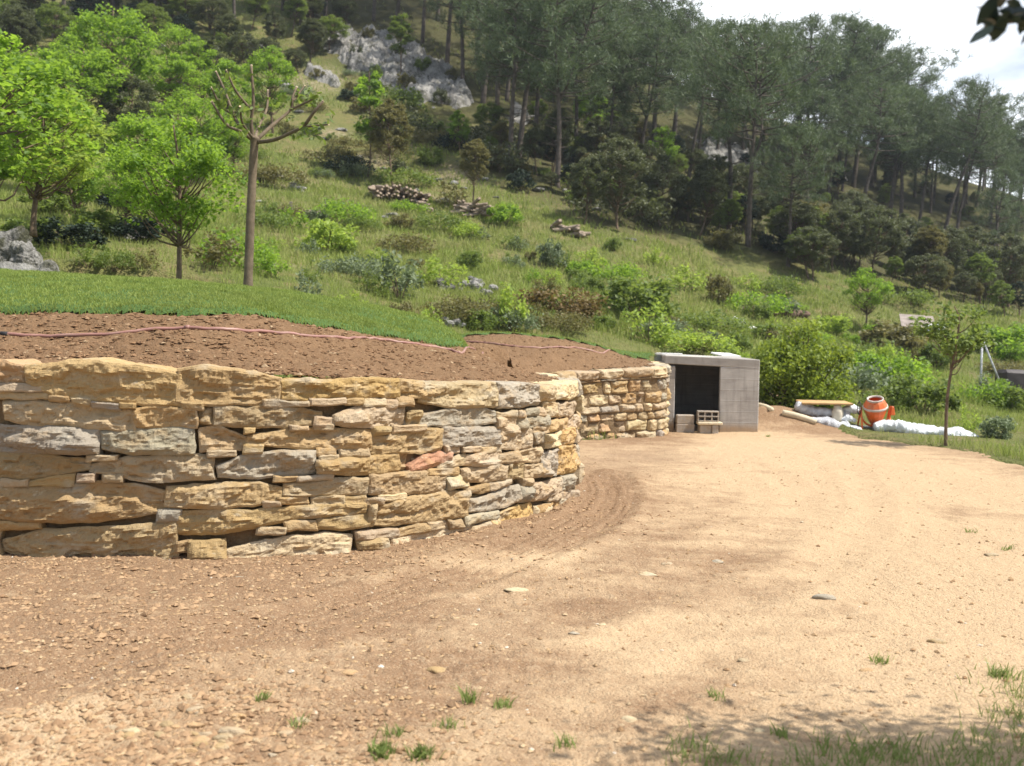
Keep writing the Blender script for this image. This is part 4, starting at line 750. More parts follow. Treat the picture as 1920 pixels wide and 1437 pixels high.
# pines behind them up to the ridge, which close the wood
rb = random.Random(4); n = 0; back = []
while len(back) < 80:
    x = rb.uniform(-14, 62); y = rb.uniform(74, 112); z = float(hill_z(np.array([x]), np.array([y]))[0]); q = to_px((x, y, z))
    if 880 < q[0] < 1990 and all(math.hypot(x - a, y - b) > 3.6 for a, b, *_ in back) and not in_poly(np.array([x]), np.array([y]), [(-40, 74), (2, 74), (2, 84), (-40, 84)])[0]: back.append((x, y, z, q[0]))
for x, y, z, _ in sorted(back, key=lambda b: b[3]):
    q = to_px((x, y, z)); sky_y = np.interp(q[0], [900, 1080, 1280, 1400, 1500, 1640, 1700, 1850, 1920], [-120, -30, 45, 75, 60, 62, 190, 212, 262]); hh = min(rb.uniform(7.5, 9.6), (q[1] - sky_y - rb.uniform(0, 25)) * y / FPX)
    if hh < 2.5: continue
    plant('pine_tree', 'pine', 'pine', M_PBARK, (x, y, z), hh, 'dark pine deep in the wood below the ridge, half hidden by nearer pines', 'pine tree', 'half hidden pines below the ridge', rb.uniform(.95, 1.25), None, rb.uniform(0, .08), None)

# holm oaks: foot x, foot y, top y, lean, crown
HOLM = [(1160, 432, 252, .06, 1), (1095, 420, 290, .03, 0), (1240, 425, 300, .02, 1), (1268, 408, 330, .05, 2), (1312, 444, 318, .08, 2), (1205, 408, 262, .03, 0), (1490, 492, 372, .03, 1), (1560, 505, 378, .02, 0), (1452, 452, 330, .04, 0), (1640, 520, 380, .02, 1), (1700, 520, 395, .04, 0), (1600, 470, 350, .03, 1),
        (1770, 545, 415, .03, 1), (1835, 565, 420, .02, 0), (1895, 580, 430, .02, 1), (1340, 420, 290, .04, 0), (1380, 410, 300, .03, 1), (1035, 330, 205, .05, 2), (1008, 330, 240, .08, 2), (1130, 330, 215, .03, 0)]
for i, q in enumerate(sorted(HOLM)):
    p = hit(q[0], q[1]); plant('holm_oak', 'holm', 'holm', M_BARK, p, max(1, size_of(p, q[1], q[2])), f'dark grey-green holm oak at the wood edge, {ordn(i)} from the left', 'oak tree', 'holm oaks along the wood edge', random.uniform(1.0, 1.2), None, q[3], q[4])
def one(name, kind, leafm, px, py, ty, label, cat, wide=1.0, tilt=0.0, var=None, rz=None, Y=None, group=None, parts=('trunk', 'crown')):
    if Y: p = at(px, py, Y)
    else: p = hit(px, py)
    return plant(name, kind, leafm, M_BARK, p, (py - ty) * p[1] / FPX, label, cat, group, wide, rz, tilt, var, parts)
one('oak_tree', 'slim', 'bright', 688, 332, 122, 'slim bright green young oak on open ground left of the log pile', 'oak tree', 1.0, .01, 0)
one('oak_tree', 'holm', 'olive', 738, 352, 188, 'olive-green leaning oak whose foot stands behind the long log pile', 'oak tree', 1.05, .10, 2)
one('oak_tree', 'holm', 'olive', 888, 385, 262, 'thin dull green oak leaning right, above the second log pile', 'oak tree', 1.0, .16, 2)
one('bush', 'sparse', 'olive', 845, 392, 335, 'low olive bush at the foot of the thin leaning oak', 'bush', 1.0, parts=('stem', 'foliage'))
one('oak_tree', 'holm', 'bright', 862, 290, 205, 'small fresh green oak at the right foot of the grey crag', 'oak tree', 1.0, .05, 0)
one('oak_tree', 'holm', 'mid', 925, 262, 190, 'small leafy oak between the grey crag and the pine trunks', 'oak tree', 1.4, .0, 1)
one('oak_tree', 'bright', 'bright', 1110, 265, 165, 'bright green oak glowing among the dark pines behind the forked pine', 'oak tree', 1.0, .0, 0)
one('oak_tree', 'bright', 'bright', 1250, 330, 235, 'bright green oak inside the wood behind the dark holm oaks', 'oak tree', 1.1, .0, 2)
one('oak_tree', 'slim', 'mid', 752, 150, 20, 'yellow-green sapling rising from the top of the grey crag', 'oak tree', 1.2, .0, 1)
# the bright young trees at the left
LEFT = [(205, 262, 8, 'tall bright green tree at the back under the pine trunks', 1.0, 0), (330, 168, 48, 'bright green tree behind the others, right of the two thin pine trunks', 1.3, 1), (70, 300, 95, 'broad bright tree behind the large front one', 1.5, 1), (150, 290, 85, 'bright green tree in the middle of the left thicket', 1.3, 0), (430, 262, 112, 'bright green tree in the thicket just behind the pollard', 1.1, 2),
        (318, 232, 100, 'bright green tree in the right half of the thicket', 1.5, 1), (352, 345, 170, 'mid-sized bright tree over a dark hollow', 1.3, 1), (512, 250, 88, 'bright green tree right of the pollard branches', 1.0, 0), (145, 425, 235, 'bright yellow-green tree with low boughs behind the large front one', 1.4, 2), (262, 400, 205, 'dense bright tree over the small leaning trunk', 1.4, 0), (105, 372, 160, 'bright tree in the heart of the left thicket', 1.5, 2), (380, 210, 75, 'bright tree high in the thicket right of the dark holm oak', 1.2, 2), (160, 205, 60, 'bright tree high in the thicket under the leftmost trunks', 1.3, 0), (440, 330, 235, 'low bright tree just left of the pollard trunk', 1.2, 1), (12, 110, 20, 'small bright tree at the edge under the pines', 1.2, 1), (405, 330, 210, 'light green tree left of the pollard trunk', 1.1, 2)]
for px, py, ty, lb, w, v in LEFT: one('young_oak', 'bright', 'bright', px, py, ty, lb, 'young tree', w, 0, v, None, None, 'bright young trees of the left thicket')
for px, py, ty, lb in [(240, 300, 130, 'dark grey-green holm oak inside the bright thicket'), (455, 140, 55, 'dark holm oak on the slope over the pollard'), (60, 130, 25, 'dark holm oak under the left pine trunks'), (405, 175, 70, 'dull green holm oak behind the pollard top'), (585, 110, 35, 'dark holm oak left of the grey crag'), (250, 120, 40, 'dull holm oak between bright trees and pines'), (520, 90, 20, 'dark holm oak at the foot of the upper pines')]:
    one('holm_oak', 'holm', 'holm', px, py, ty, lb, 'oak tree', 1.2)
one('young_oak', 'bright', 'bright', -25, 478, 60, 'large bright green tree leaning in over the grey boulder', 'young tree', 1.35, .05, 1, 0.6, 19.5)
one('young_oak', 'bright', 'lime', 62, 430, 140, 'yellow-green crown of the tree next to the boulder', 'young tree', 1.3, 0.0, 0, 2.0, 22)
one('young_oak', 'bright', 'bright', 232, 445, 280, 'small bright tree with a thin leaning trunk at the lawn edge', 'young tree', 1.15, .05, 1, 4.0)
one('young_oak', 'bright', 'bright', 335, 545, 215, 'fresh green young tree with two stems just behind the lawn crest', 'young tree', 1.05, .0, 1, 1.2, 17.0)
DK = []
for _ in range(34):                     # evergreen scrub that darkens the top left of the slope
    px = random.uniform(-20, 660); DK.append((px, hit(px, random.uniform(18, 128)), random.choice(['holm', 'holm', 'shade', 'mid']), random.uniform(1.6, 3.6)))
for px, py, h in [(262, 60, 3.0), (470, 60, 3.2), (420, 95, 2.6), (545, 70, 3.2), (500, 130, 2.2), (590, 60, 3.4), (620, 100, 2.6), (350, 60, 3.0), (555, 140, 1.8), (640, 24, 3.2)]: DK.append((px, hit(px, py), random.choice(['holm', 'mid', 'holm']), h))
for px, p, lf_, h in sorted(DK, key=lambda e: e[0]): plant('evergreen_bush', 'holm', lf_, M_BARK, p, h, 'dark evergreen bush in the scrub above the bright trees', 'bush', 'scrub above the bright trees', random.uniform(1.1, 1.5))
for i, (px, py, ty) in enumerate([(55, 452, 400), (130, 462, 405), (185, 440, 385), (270, 452, 400), (310, 420, 370), (225, 395, 345), (95, 400, 350)]):  # added bushes; every other one has dark leaf colour in place of shade
    plant('shade_fill_bush', 'bush', 'shade' if i % 2 else 'mid', M_BARK, hit(px, py), size_of(hit(px, py), py, ty), f'bush added to stand for shade under the bright young trees, {ordn(sorted([55, 130, 185, 270, 310, 225, 95]).index(px))} from the left', 'bush', 'bushes under the bright trees', 1.5, None, 0, None, ('stem', 'foliage'))
for i, (px, py) in enumerate([(668, 118), (692, 84), (705, 150), (742, 112), (760, 172), (792, 140), (828, 196), (846, 158)]):
    plant('crag_bush', 'bush', ['holm', 'olive', 'mid'][i % 3], M_BARK, hit(px, py), random.uniform(1.15, 1.4), f'small bush rooted in the cracks of the big grey crag, {ordn(i)} from the left', 'bush', 'bushes on the crag', random.uniform(.5, .7), None, 0, None, ('stem', 'foliage'))
# shrubs of the slope: x, foot y, top y, kind, leaf, width
SHR = [(612, 478, 400, 'bush', 'lime', 1.0, 'round yellow-green broom bush standing alone in the grass'), (950, 422, 374, 'bush', 'bright', 1.0, 'fresh green bush right of the second log pile'), (750, 560, 470, 'sparse', 'grey', 1.0, 'tall pale green sapling bush behind the lawn end'), (828, 542, 478, 'sparse', 'lime', 1.2, 'yellow-green bush above the grey stone heap'), (575, 568, 505, 'sparse', 'grey', .8, 'grey-leaved olive sapling behind the lawn crest'),
       (960, 625, 530, 'sparse', 'lime', .7, 'thin yellow-green sapling right of the stone heap'), (1190, 592, 505, 'bush', 'mid', 1.3, 'broad green bush on the lower slope above the far wall'), (1215, 640, 560, 'sparse', 'lime', 1.0, 'bright sapling bush just behind the far soil bank'), (1035, 500, 445, 'bush', 'grey', .7, 'upright grey-green juniper on the slope below the last log pile'), (1105, 548, 508, 'bush', 'mid', 1.0, 'green bush in the middle of the lower slope'),
       (1040, 585, 545, 'low', 'rust', 1.4, 'low rusty brown bush beside the stone heap'), (1070, 600, 565, 'low', 'rust', 1.0, 'second rusty bush, right of the larger rusty one'), (1345, 570, 505, 'bush', 'olive', .6, 'upright olive bush at the foot of the wood'), (1285, 545, 495, 'sparse', 'lime', 1.3, 'pale yellow-green bush below the holm oaks'), (1620, 620, 500, 'bright', 'bright', 1.0, 'bright green tree-like bush below the dark oaks'),
       (1460, 590, 548, 'bush', 'grey', 1.2, 'grey-green bush over the dark stone row'), (1420, 600, 560, 'bush', 'mid', .9, 'green bush just above the white stones'), (1440, 640, 600, 'bush', 'mid', 1.3, 'green bush right of the white stones'), (1560, 630, 585, 'bush', 'lime', 1.2, 'lime green bush right of the dark stone row'), (1680, 660, 598, 'bush', 'olive', 1.4, 'olive-brown bush in front of the grey-roofed shed'),
       (1625, 715, 650, 'bush', 'bright', .9, 'bright bush behind the cement mixer'), (1660, 695, 640, 'bush', 'lime', .8, 'lime bush left of the thin tree'), (1585, 738, 690, 'sparse', 'mid', 1.1, 'green bush behind the stacked boards'), (1590, 690, 645, 'sparse', 'lime', 1.0, 'lime bush on the bank beyond the round box shrub'), (1730, 775, 695, 'bush', 'mid', 1.1, 'leafy bush behind the white plastic roll'), (1695, 755, 700, 'bush', 'mid', .9, 'dark green bush right of the cement mixer'),
       (1760, 690, 630, 'bush', 'mid', .9, 'dark green bush behind the thin tree trunk'), (1890, 660, 600, 'bush', 'bright', 1.4, 'bright bush at the far right beyond the poles'), (1815, 812, 755, 'sparse', 'lime', .7, 'bright sapling right of the thin tree'), (1872, 822, 770, 'bush', 'grey', .9, 'pale green tangle at the right of the track'), (1900, 770, 715, 'bush', 'mid', 1.3, 'green bush in the far right meadow'), (1850, 760, 712, 'low', 'bright', .7, 'low bright bush under the poles'),
       (700, 590, 568, 'low', 'mid', .7, 'small green clump peeping over the lawn'), (660, 585, 545, 'sparse', 'lime', 1.2, 'lime coloured weed bush behind the lawn slope'), (805, 620, 570, 'sparse', 'lime', .8, 'upright lime weed bush behind the lawn end'), (750, 600, 560, 'bush', 'olive', .9, 'olive bush behind the falling lawn'), (900, 620, 572, 'bush', 'mid', 1.0, 'green bush below the stone heap'), (850, 600, 560, 'low', 'olive', .9, 'dull low bush just left of the stone heap foot'),
       (680, 430, 408, 'low', 'mid', 1.0, 'low green bush right of the round broom bush'), (550, 430, 385, 'sparse', 'bright', 1.2, 'bright bush below the small log stack'), (500, 430, 395, 'low', 'mid', .8, 'low bush right of the pollard trunk'), (395, 505, 430, 'sparse', 'olive', 1.2, 'olive bush between the young tree and the pollard'), (435, 500, 440, 'low', 'bright', .8, 'low bright bush left of the pollard trunk'), (660, 520, 480, 'low', 'grey', .9, 'grey clump in the grass of the lower slope'),
       (165, 508, 462, 'sparse', 'mid', 1.3, 'loose dark green bush between the grey rocks and the leaning tree'), (275, 502, 462, 'sparse', 'olive', 1.3, 'loose olive bush in the shade of the small tree'), (215, 512, 478, 'low', 'mid', .7, 'low green clump between the two loose bushes'), (660, 325, 298, 'low', 'shade', 1.2, 'dark low juniper left of the slim oak'), (825, 430, 398, 'low', 'mid', .9, 'low bush under the two log piles'), (880, 500, 470, 'sparse', 'mid', 1.1, 'small green bush in the middle of the slope'), (1000, 530, 500, 'sparse', 'bright', 1.0, 'small bright bush above the rusty bushes'),
       (970, 470, 440, 'sparse', 'grey', 1.1, 'grey weed bush below the fresh green one'), (1150, 470, 440, 'bush', 'mid', .8, 'green clump under the holm oaks'), (1230, 500, 465, 'sparse', 'lime', 1.2, 'lime bush at the upper edge of the meadow'), (1400, 545, 510, 'sparse', 'lime', 1.2, 'lime bush below the wood at mid slope'), (1330, 620, 585, 'low', 'mid', 1.3, 'low green bush above the concrete roof'), (1270, 625, 590, 'bush', 'olive', .9, 'dull bush behind the far soil bank'),
       (1130, 620, 585, 'bush', 'mid', 1.0, 'green bush at the end of the far soil bank'), (1060, 622, 590, 'low', 'olive', 1.1, 'dull bush right of the thin sapling'), (1380, 660, 615, 'bush', 'mid', .9, 'green bush peeping over the concrete roof'), (1300, 660, 620, 'low', 'lime', 1.2, 'lime weeds behind the concrete roof'), (1510, 700, 640, 'bush', 'lime', 1.3, 'lime bush behind the round box shrub'), (1640, 770, 720, 'sparse', 'mid', 1.0, 'loose green bush right behind the mixer drum')]
for px, py, ty, kind, lf_, w, lb in SHR:
    tree = kind == 'bright'; one('bush', kind, lf_, px, py, ty, lb, 'bush', w, parts=('trunk', 'crown') if tree else ('stem', 'foliage'))
# self-sown shrubs of the slope
rs = random.Random(12); extra = []
while len(extra) < 85:
    px = rs.uniform(480, 1900); lo_ = np.interp(px, [480, 700, 900, 1200, 1420, 1900], [530, 570, 625, 640, 740, 760]); hi_ = np.interp(px, [480, 700, 900, 1100, 1400, 1900], [380, 360, 410, 450, 510, 600])
    py = rs.uniform(hi_, lo_); p = hit(px, py); kd = rs.choice(['low', 'sparse', 'sparse', 'bush']); extra.append((px, p, kd, rs.choice(['mid', 'mid', 'grey', 'lime', 'olive', 'bright']), rs.uniform(.35, .85)))
for x_ in [rs.uniform(560, 1910) for _ in range(30)]:
    hi_ = np.interp(x_, [560, 900, 1100, 1400, 1900], [150, 250, 330, 400, 470]); p = hit(x_, hi_ + rs.uniform(0, 90)); extra.append((x_, p, rs.choice(['low', 'bush']), rs.choice(['holm', 'olive', 'mid', 'shade']), rs.uniform(.5, 1.3)))
for _ in range(26):
    x_ = rs.uniform(470, 760); p = hit(x_, rs.uniform(140, 350)); extra.append((x_, p, rs.choice(['low', 'low', 'bush']), rs.choice(['olive', 'olive', 'mid', 'holm', 'grey']), rs.uniform(.35, .8)))
WORD = {'mid': 'green', 'grey': 'grey-green', 'lime': 'lime green', 'olive': 'olive', 'bright': 'bright green', 'holm': 'dark grey-green', 'shade': 'blackish green'}
cnt = {}
for px, p, kd, lf_, h in sorted(extra, key=lambda e: e[0]):
    k = (kd, lf_); cnt[k] = cnt.get(k, 0) + 1; form = {'low': 'low spreading', 'sparse': 'loose upright', 'bush': 'rounded'}[kd]
    plant('wild_shrub', kd, lf_, M_BARK, p, h, f'{form} {WORD[lf_]} shrub self-sown on the slope, {ordn(cnt[k] - 1)} such from the left', 'shrub', 'self-sown shrubs of the slope', rs.uniform(.8, 1.3), None, 0, None, ('stem', 'foliage'))
UND = []
for _ in range(120):                    # scrub under the pines
    px = rs.uniform(900, 1915); py = np.interp(px, [900, 1100, 1400, 1650, 1915], [190, 225, 280, 330, 400]) + rs.uniform(0, 1) ** .7 * np.interp(px, [900, 1400, 1915], [130, 190, 200]); UND.append((px, hit(px, py), rs.choice(['holm', 'holm', 'shade', 'olive', 'mid']), rs.uniform(.9, 2.4)))
LOWER = []
for _ in range(34):                     # evergreen edge of the wood where it comes down to the meadow
    px = rs.uniform(1470, 1915); py = np.interp(px, [1470, 1915], [505, 585]) + rs.uniform(-40, 14); LOWER.append((px, hit(px, py), rs.choice(['holm', 'olive', 'mid', 'holm']), rs.uniform(1.5, 3.2)))
for px, p, lf_, h in sorted(LOWER, key=lambda e: e[0]): plant('edge_bush', 'holm', lf_, M_BARK, p, h, 'evergreen bush of the dense wood edge over the meadow', 'bush', 'bushes of the wood edge', rs.uniform(1.1, 1.5))
for i, (px, p, lf_, h) in enumerate(sorted(UND, key=lambda e: e[0])): plant('understory_bush', 'holm', lf_, M_BARK, p, h, 'dark evergreen bush in the scrub under the pines', 'bush', 'scrub under the pines', rs.uniform(1.0, 1.5), None, 0, None, ('stem', 'foliage'))
# box shrub beside the shelter, built by itself
p = hit(1500, 778, y0=19.5); bx = at(1498, 772, 23.2); tm, cm = shrub(301, 1.02, 2.2, .06, 110, 120); cm.materials.append(M_LEAF['box']); tm.materials.append(M_BARK)
o = empty('box_shrub', (bx[0], bx[1], 0.0), 0, 'big round yellow-green box shrub right behind the concrete shelter', 'shrub'); o.scale = (1.0, 1.0, 1.08); obj('stem', tm, None, o); obj('foliage', cm, None, o)
# thin young tree at the track
yp = onz(1773, 838, 0.0); tm, cm = broadleaf(311, 2.75, .60, .66, .055, 34, 66, .34, .0125, .1); cm.materials.append(M_LEAF['mid']); tm.materials.append(M_BARK)
o = empty('young_tree', (yp[0], yp[1], -.02), .4, 'thin young tree with sparse flat crown by the end of the white plastic roll', 'tree'); o.scale = (.95, .95, .96); obj('trunk', tm, None, o); obj('crown', cm, None, o)
# pollarded mulberry on the lawn: limbs followed from the photograph, spread out in depth
PY = 13.7; pb = at(465, 553, PY); root = empty('pollard_tree', tuple(pb), 0, 'freshly pollarded mulberry with bare stubby limbs standing on the lawn crest', 'tree'); pbn = np.array(pb)
A_ = lambda px, py, dy=0.0: at(px, py, PY + dy) - pbn
mb = MB(); tr_ = smooth_path([A_(464, 560), A_(467, 480), A_(470, 400), A_(474, 320), A_(477, 270), A_(478, 256)], 26); rr = np.interp(np.linspace(0, 1, 26), [0, .12, .8, .93, 1], [.074, .060, .055, .070, .048]) * (1 + 0.05 * fbm(np.c_[np.linspace(0, 9, 26), np.zeros(26), np.zeros(26)], 2, 5))
mb.tube(tr_, rr, 12); LIMBS = [([(476, 264, 0), (452, 247, -.1), (424, 233, -.2), (397, 191, -.35)], .05), ([(455, 249, -.1), (437, 213, .1), (421, 170, .2), (405, 135, .25)], .042), ([(437, 214, .1), (415, 200, -.1), (396, 164, -.2)], .03), ([(474, 260, 0), (471, 228, -.05), (475, 188, -.1), (471, 123, -.1)], .048), ([(472, 208, -.05), (443, 172, -.25), (424, 132, -.35)], .034),
 ([(480, 264, 0), (511, 235, .2), (545, 206, .4), (548, 186, .4), (556, 164, .5)], .048), ([(545, 206, .4), (575, 192, .3), (598, 180, .25)], .033), ([(549, 190, .4), (560, 176, .5), (571, 161, .6)], .028), ([(482, 267, 0), (516, 262, -.2), (550, 247, -.4), (570, 236, -.5), (586, 214, -.6), (606, 190, -.6)], .05), ([(566, 239, -.5), (590, 236, -.55), (616, 234, -.7)], .028), ([(478, 262, 0), (484, 240, .45), (500, 205, .8), (502, 170, 1.0)], .04), ([(476, 262, 0), (455, 232, -.4), (450, 200, -.7)], .036)]
tips = []; lc_ = []; lr = np.random.default_rng(3)
for pts, rad in LIMBS:
    P = smooth_path([A_(*q) for q in pts], 16); rr = rad * .55 * np.linspace(1, .62, 16) * (1 + 0.12 * fbm(np.c_[np.linspace(0, 6, 16), np.full(16, rad * 99), np.zeros(16)], 2, 6)); mb.tube(P, rr, 8); tips.append((P[-1], P[-1] - P[-2], rr[-1]))
    for k in range(4):
        q = P[int(lr.uniform(5, 15.9))]; n_ = int(lr.integers(4, 9)); lc_.append(q + np.cumsum(lr.normal(size=(n_, 3)) * .045 + np.array([0, 0, -.012]), 0))
obj('trunk', mb.make('trunk', True), M_MBARK, root)
for p_, d_, r_ in tips:
    d_ = d_ / np.linalg.norm(d_); mb = MB(); mb.tube([p_ - d_ * .004, p_ + d_ * .008], [r_ * 1.06, r_ * 1.0], 10); obj('pruning_cut', mb.make('pruning_cut'), M_CUT, root)
V, F, A = oval_leaves(np.vstack(lc_), .048, 5); obj('leaves', mesh('leaves', V, F, False, {'r': A}), M_LEAF['mid'], root)
# tree over the track, of which only one spray hangs into the picture
tb_ = np.array([4.0, 3.2, 0.0]); mb = MB(); mb.tube(smooth_path([(0, 0, -.2), (.05, .1, 1.2), (-.05, .1, 2.4), (-.1, .05, 3.4)], 14), np.linspace(.14, .05, 14), 10); cl = []; r = np.random.default_rng(31)
spray = at(1893, 40, 2.75) - tb_
for e in [spray, spray + (.2, -.08, .1), (-1.25, .3, 2.9), (-1.15, -.1, 3.1), (-1.0, .35, 3.1), (-.6, .0, 3.0), (-.75, -.35, 3.2), (-.4, .45, 3.3), (.5, .3, 3.4), (.3, -.5, 3.4), (-.1, .3, 2.8), (-.2, .1, 3.7), (.6, -.2, 3.1), (-.3, -.3, 3.3)]:
    e = np.array(e); b = np.array([0, .05, 2.0 + r.uniform(0, .8)]); P = smooth_path([b, (b + e) / 2 + np.array([0, 0, .18]), e], 9); mb.tube(P, np.linspace(.035, .008, 9), 6); cl.append(e); cl.append(P[6])
L_ = []
for i, c in enumerate(cl):
    n = 34 if i < 2 else 8 if i < 4 else 380; s = .05 if i < 2 else .08 if i < 4 else .25; D = r.normal(size=(n, 3)) * s * np.array([1, 1, .6]); L_.append(c + D)
V, F, A = oval_leaves(np.vstack(L_), .031, 9)
root = empty('overhanging_tree', tuple(tb_), 0, 'dark leaved tree at the track side whose leafy twig hangs against the sky', 'tree'); obj('trunk', mb.make('trunk', True), M_BARK, root); obj('crown', mesh('crown', V, F, False, {'r': A}), M_LEAF['twig'], root)

# wild grass on the hillside (nobody could count it)
def hill_grass(n, y0, y1, h, w, seed, x0=-0.56, x1=0.56):
    r = np.random.default_rng(seed); y = np.exp(r.uniform(math.log(y0), math.log(y1), n)); x = r.uniform(x0, x1, n) * y
    k = ~in_poly(x, y, DIRT) & ~(in_poly(x, y, TEX) & (y < 22.6)) & ~in_poly(x, y, [(2.3, 18.8), (5.1, 18.8), (5.1, 23.4), (2.3, 23.4)])
    k &= ~(in_poly(x, y, [(5.5, 19.6), (8.6, 17.6), (12.5, 12.5), (14, 13.5), (10.5, 20.5), (6.5, 22.4)]) & (r.uniform(0, 1, n) < (.97 if h > 0 else 1)))
    c = fbm(np.c_[x * .35, y * .35, np.zeros(n)], 3, 97); k &= r.uniform(-.45, .45, n) < c + .22 - .3 * sm(38, 62, y); x, y = x[k], y[k]
    kb = np.zeros(len(x)); wd = in_poly(x, y, WEDGE + [(150, 60), (150, 190), (-40, 190)]); k = ~(wd & (r.uniform(0, 1, len(x)) < .72)); x, y = x[k], y[k]
    return blades(np.c_[x, y, hill_z(x, y) - .03], h, w, .7, seed)
parts = []; n = 0; Vs, Fs, As = [], [], []
for a in [(80000, 15, 30, .20, .016, 1), (90000, 28, 48, .27, .034, 2), (60000, 46, 85, .26, .060, 3)]:
    V, F, r = hill_grass(*a); Vs.append(V); Fs += [f + n for f in F]; As.append(r); n += len(V)
tag(obj('wild_grass', mesh('wild_grass', np.vstack(Vs), [np.vstack([f for f in Fs if f.shape[1] == 4]), np.vstack([f for f in Fs if f.shape[1] == 3])], False, {'r': np.concatenate(As)}), M_GRASS), kind='stuff')
# grass at the foot of the picture and weeds that creep on to the track
def tuft_pts(c, rad, n, r): q = r.normal(size=(n, 2)) * rad * .5 + np.array(c)[:2]; return np.c_[q, ground_z(q[:, 0], q[:, 1]) - .006]
r = np.random.default_rng(8); pts = []
for px, py, rad, n in [(1320, 1428, .13, 150), (1400, 1450, .2, 160), (1600, 1425, .2, 280), (1660, 1405, .13, 150), (1750, 1440, .22, 220), (1850, 1432, .22, 260), (1900, 1350, .10, 110), (1880, 1275, .10, 90), (1925, 1310, .2, 240), (1500, 1445, .12, 60), (1560, 1450, .16, 130), (1905, 1400, .16, 130), (1290, 1400, .12, 60), (2000, 1400, .4, 300), (1800, 1490, .35, 240)]:
    pts.append(tuft_pts(onz(px, py), rad, int(n * .6), r))
V, F, a = blades(np.vstack(pts), .062, .006, 1.1, 14); tag(obj('track_side_grass', mesh('track_side_grass', V, F, False, {'r': a}), M_WEED), kind='stuff')
TUFTS = [(493, 1318, 'small bright green weed tuft on bare earth'), (880, 1320, 'upright bright green grass tuft on the pale earth'), (940, 1335, 'dull green weed right of the upright grass tuft'), (560, 1370, 'tiny green weed beside a flat pale stone'), (715, 1420, 'broad grey-green rosette at the near edge of the track'), (790, 1422, 'leafy grey-green weed right of the broad rosette'), (740, 1385, 'small grey-green weed behind the broad rosette'), (840, 1372, 'faint green weed patch on tan earth'),
         (1060, 1400, 'thin dark green creeping weed alone on pale earth'), (1650, 1242, 'single green tuft before the tree shadow'), (1870, 1275, 'green tuft at the right edge of the track'), (1465, 1385, 'sparse green weed left of the tree shadow'), (1340, 1310, 'faint green creeping weed'), (1890, 1030, 'green weed far along the right side of the track'), (1820, 1000, 'small green weed beside a dark clod'), (1440, 820, 'small green weed at the corner of the shelter')]
for i, (px, py, lb) in enumerate(TUFTS):
    c = onz(px, py); n = [60, 90, 55, 40, 150, 130, 60, 60, 50, 90, 120, 60, 50, 50, 40, 60][i]; n = int(n * .55); P = tuft_pts(c, .035 if i in (0, 1, 3) else .048, n, r)
    z0 = float(ground_z(np.array([c[0]]), np.array([c[1]]))[0]); V, F, a = blades(P - np.array([c[0], c[1], z0]), .075 if i == 1 else .05, .010 if i in (4, 5) else .007, 1.1, 50 + i); o = obj('weed_tuft', mesh('weed_tuft', V, F, False, {'r': a}), M_WEED, None, (c[0], c[1], z0)); tag(o, lb, 'weed', 'weeds on the track')

# ------------------------------------------------------------------ rocks
def boulder(name, loc, size, seed, label, cat, mat=None, group=None, sub=4, flat=0.0, amp=1.0):
    import bmesh
    bm = bmesh.new(); bmesh.ops.create_icosphere(bm, subdivisions=sub, radius=1); me0 = np.array([v.co[:] for v in bm.verts]); F = np.array([[v.index for v in f.verts] for f in bm.faces]); bm.free()
    V = me0; P = V * 1.1 + seed * 3.7
    n = V / np.linalg.norm(V, axis=1)[:, None]; r = np.random.default_rng(seed); d = np.ones(len(V))
    for k in range(9):                  # planes split off the block
        a = r.normal(size=3); a /= np.linalg.norm(a); c = r.uniform(.55, .85); t = n @ a; d = np.where(t > 0.05, np.minimum(d, c / np.maximum(t, .05)), d)
    V = n * (d * (1 + amp * (.16 * fbm(P, 3, seed % 50) + .07 * ridge(P * 3.2, 3, seed % 50 + 7) + .03 * fbm(P * 11, 2, 3))))[:, None]
    V = V * np.array(size); V[:, 2] = np.maximum(V[:, 2], -0.35 * size[2]) if flat else V[:, 2]
    return tag(obj(name, mesh(name, V, F, False if sub < 3 else True), mat or M_ROCK, None, tuple(loc)), label, cat, group)
def crag(poly_px, name, label, amp, n=110, seed=1, cat='rock', dd=0.0, jag=1.0):   # bare rock that breaks through the slope
    poly = [tuple(hit(*q)[:2]) for q in poly_px]; A = np.array(poly); lo_, hi_ = A.min(0) - .5, A.max(0) + .5
    x, y = np.meshgrid(np.linspace(lo_[0], hi_[0], n), np.linspace(lo_[1], hi_[1], n), indexing='ij'); x, y = x.ravel(), y.ravel()
    e = seg_dist(x, y, poly + [poly[0]]) * np.where(in_poly(x, y, poly), 1, -1); P = np.stack([x, y, 0 * x + seed], -1)
    w = sm(-.3, 1.2, e + 1.8 * fbm(P * .8, 3, seed)); st = fbm(P * .55, 3, seed + 2) * 2.4; st = np.floor(st) + sm(.7, 1, st - np.floor(st))
    z = hill_z(x, y) - .5 + w * (.5 + amp * (.45 + .32 * st + .6 * ridge(P * .75, 4, seed + 4) * jag + .42 * ridge(P * 2.2, 3, seed + 9) + .16 * fbm(P * 8, 2, 3)))
    F = grid_faces(n, n)[:, ::1]; k = (w > .01)[F].any(1); F = F[k]; u = np.unique(F); mp = np.full(len(x), -1); mp[u] = np.arange(len(u)); c = np.array([x[u].mean(), y[u].mean(), z[u].min()])
    return tag(obj(name, mesh(name, np.c_[x, y, z][u] - c, mp[F], True), M_ROCK, None, tuple(c)), label, cat)
crag([(655, 70), (720, 62), (800, 100), (868, 150), (893, 200), (872, 222), (812, 206), (748, 186), (690, 150), (640, 112)], 'rock_crag', 'big grey limestone crag bulging from the wooded hillside', .9, 190, 11, jag=.5)
crag([(604, 85), (640, 40), (672, 50), (668, 95), (640, 118)], 'rock_crag', 'smaller grey crag at the upper left of the big one', .8, 70, 12, jag=.5)
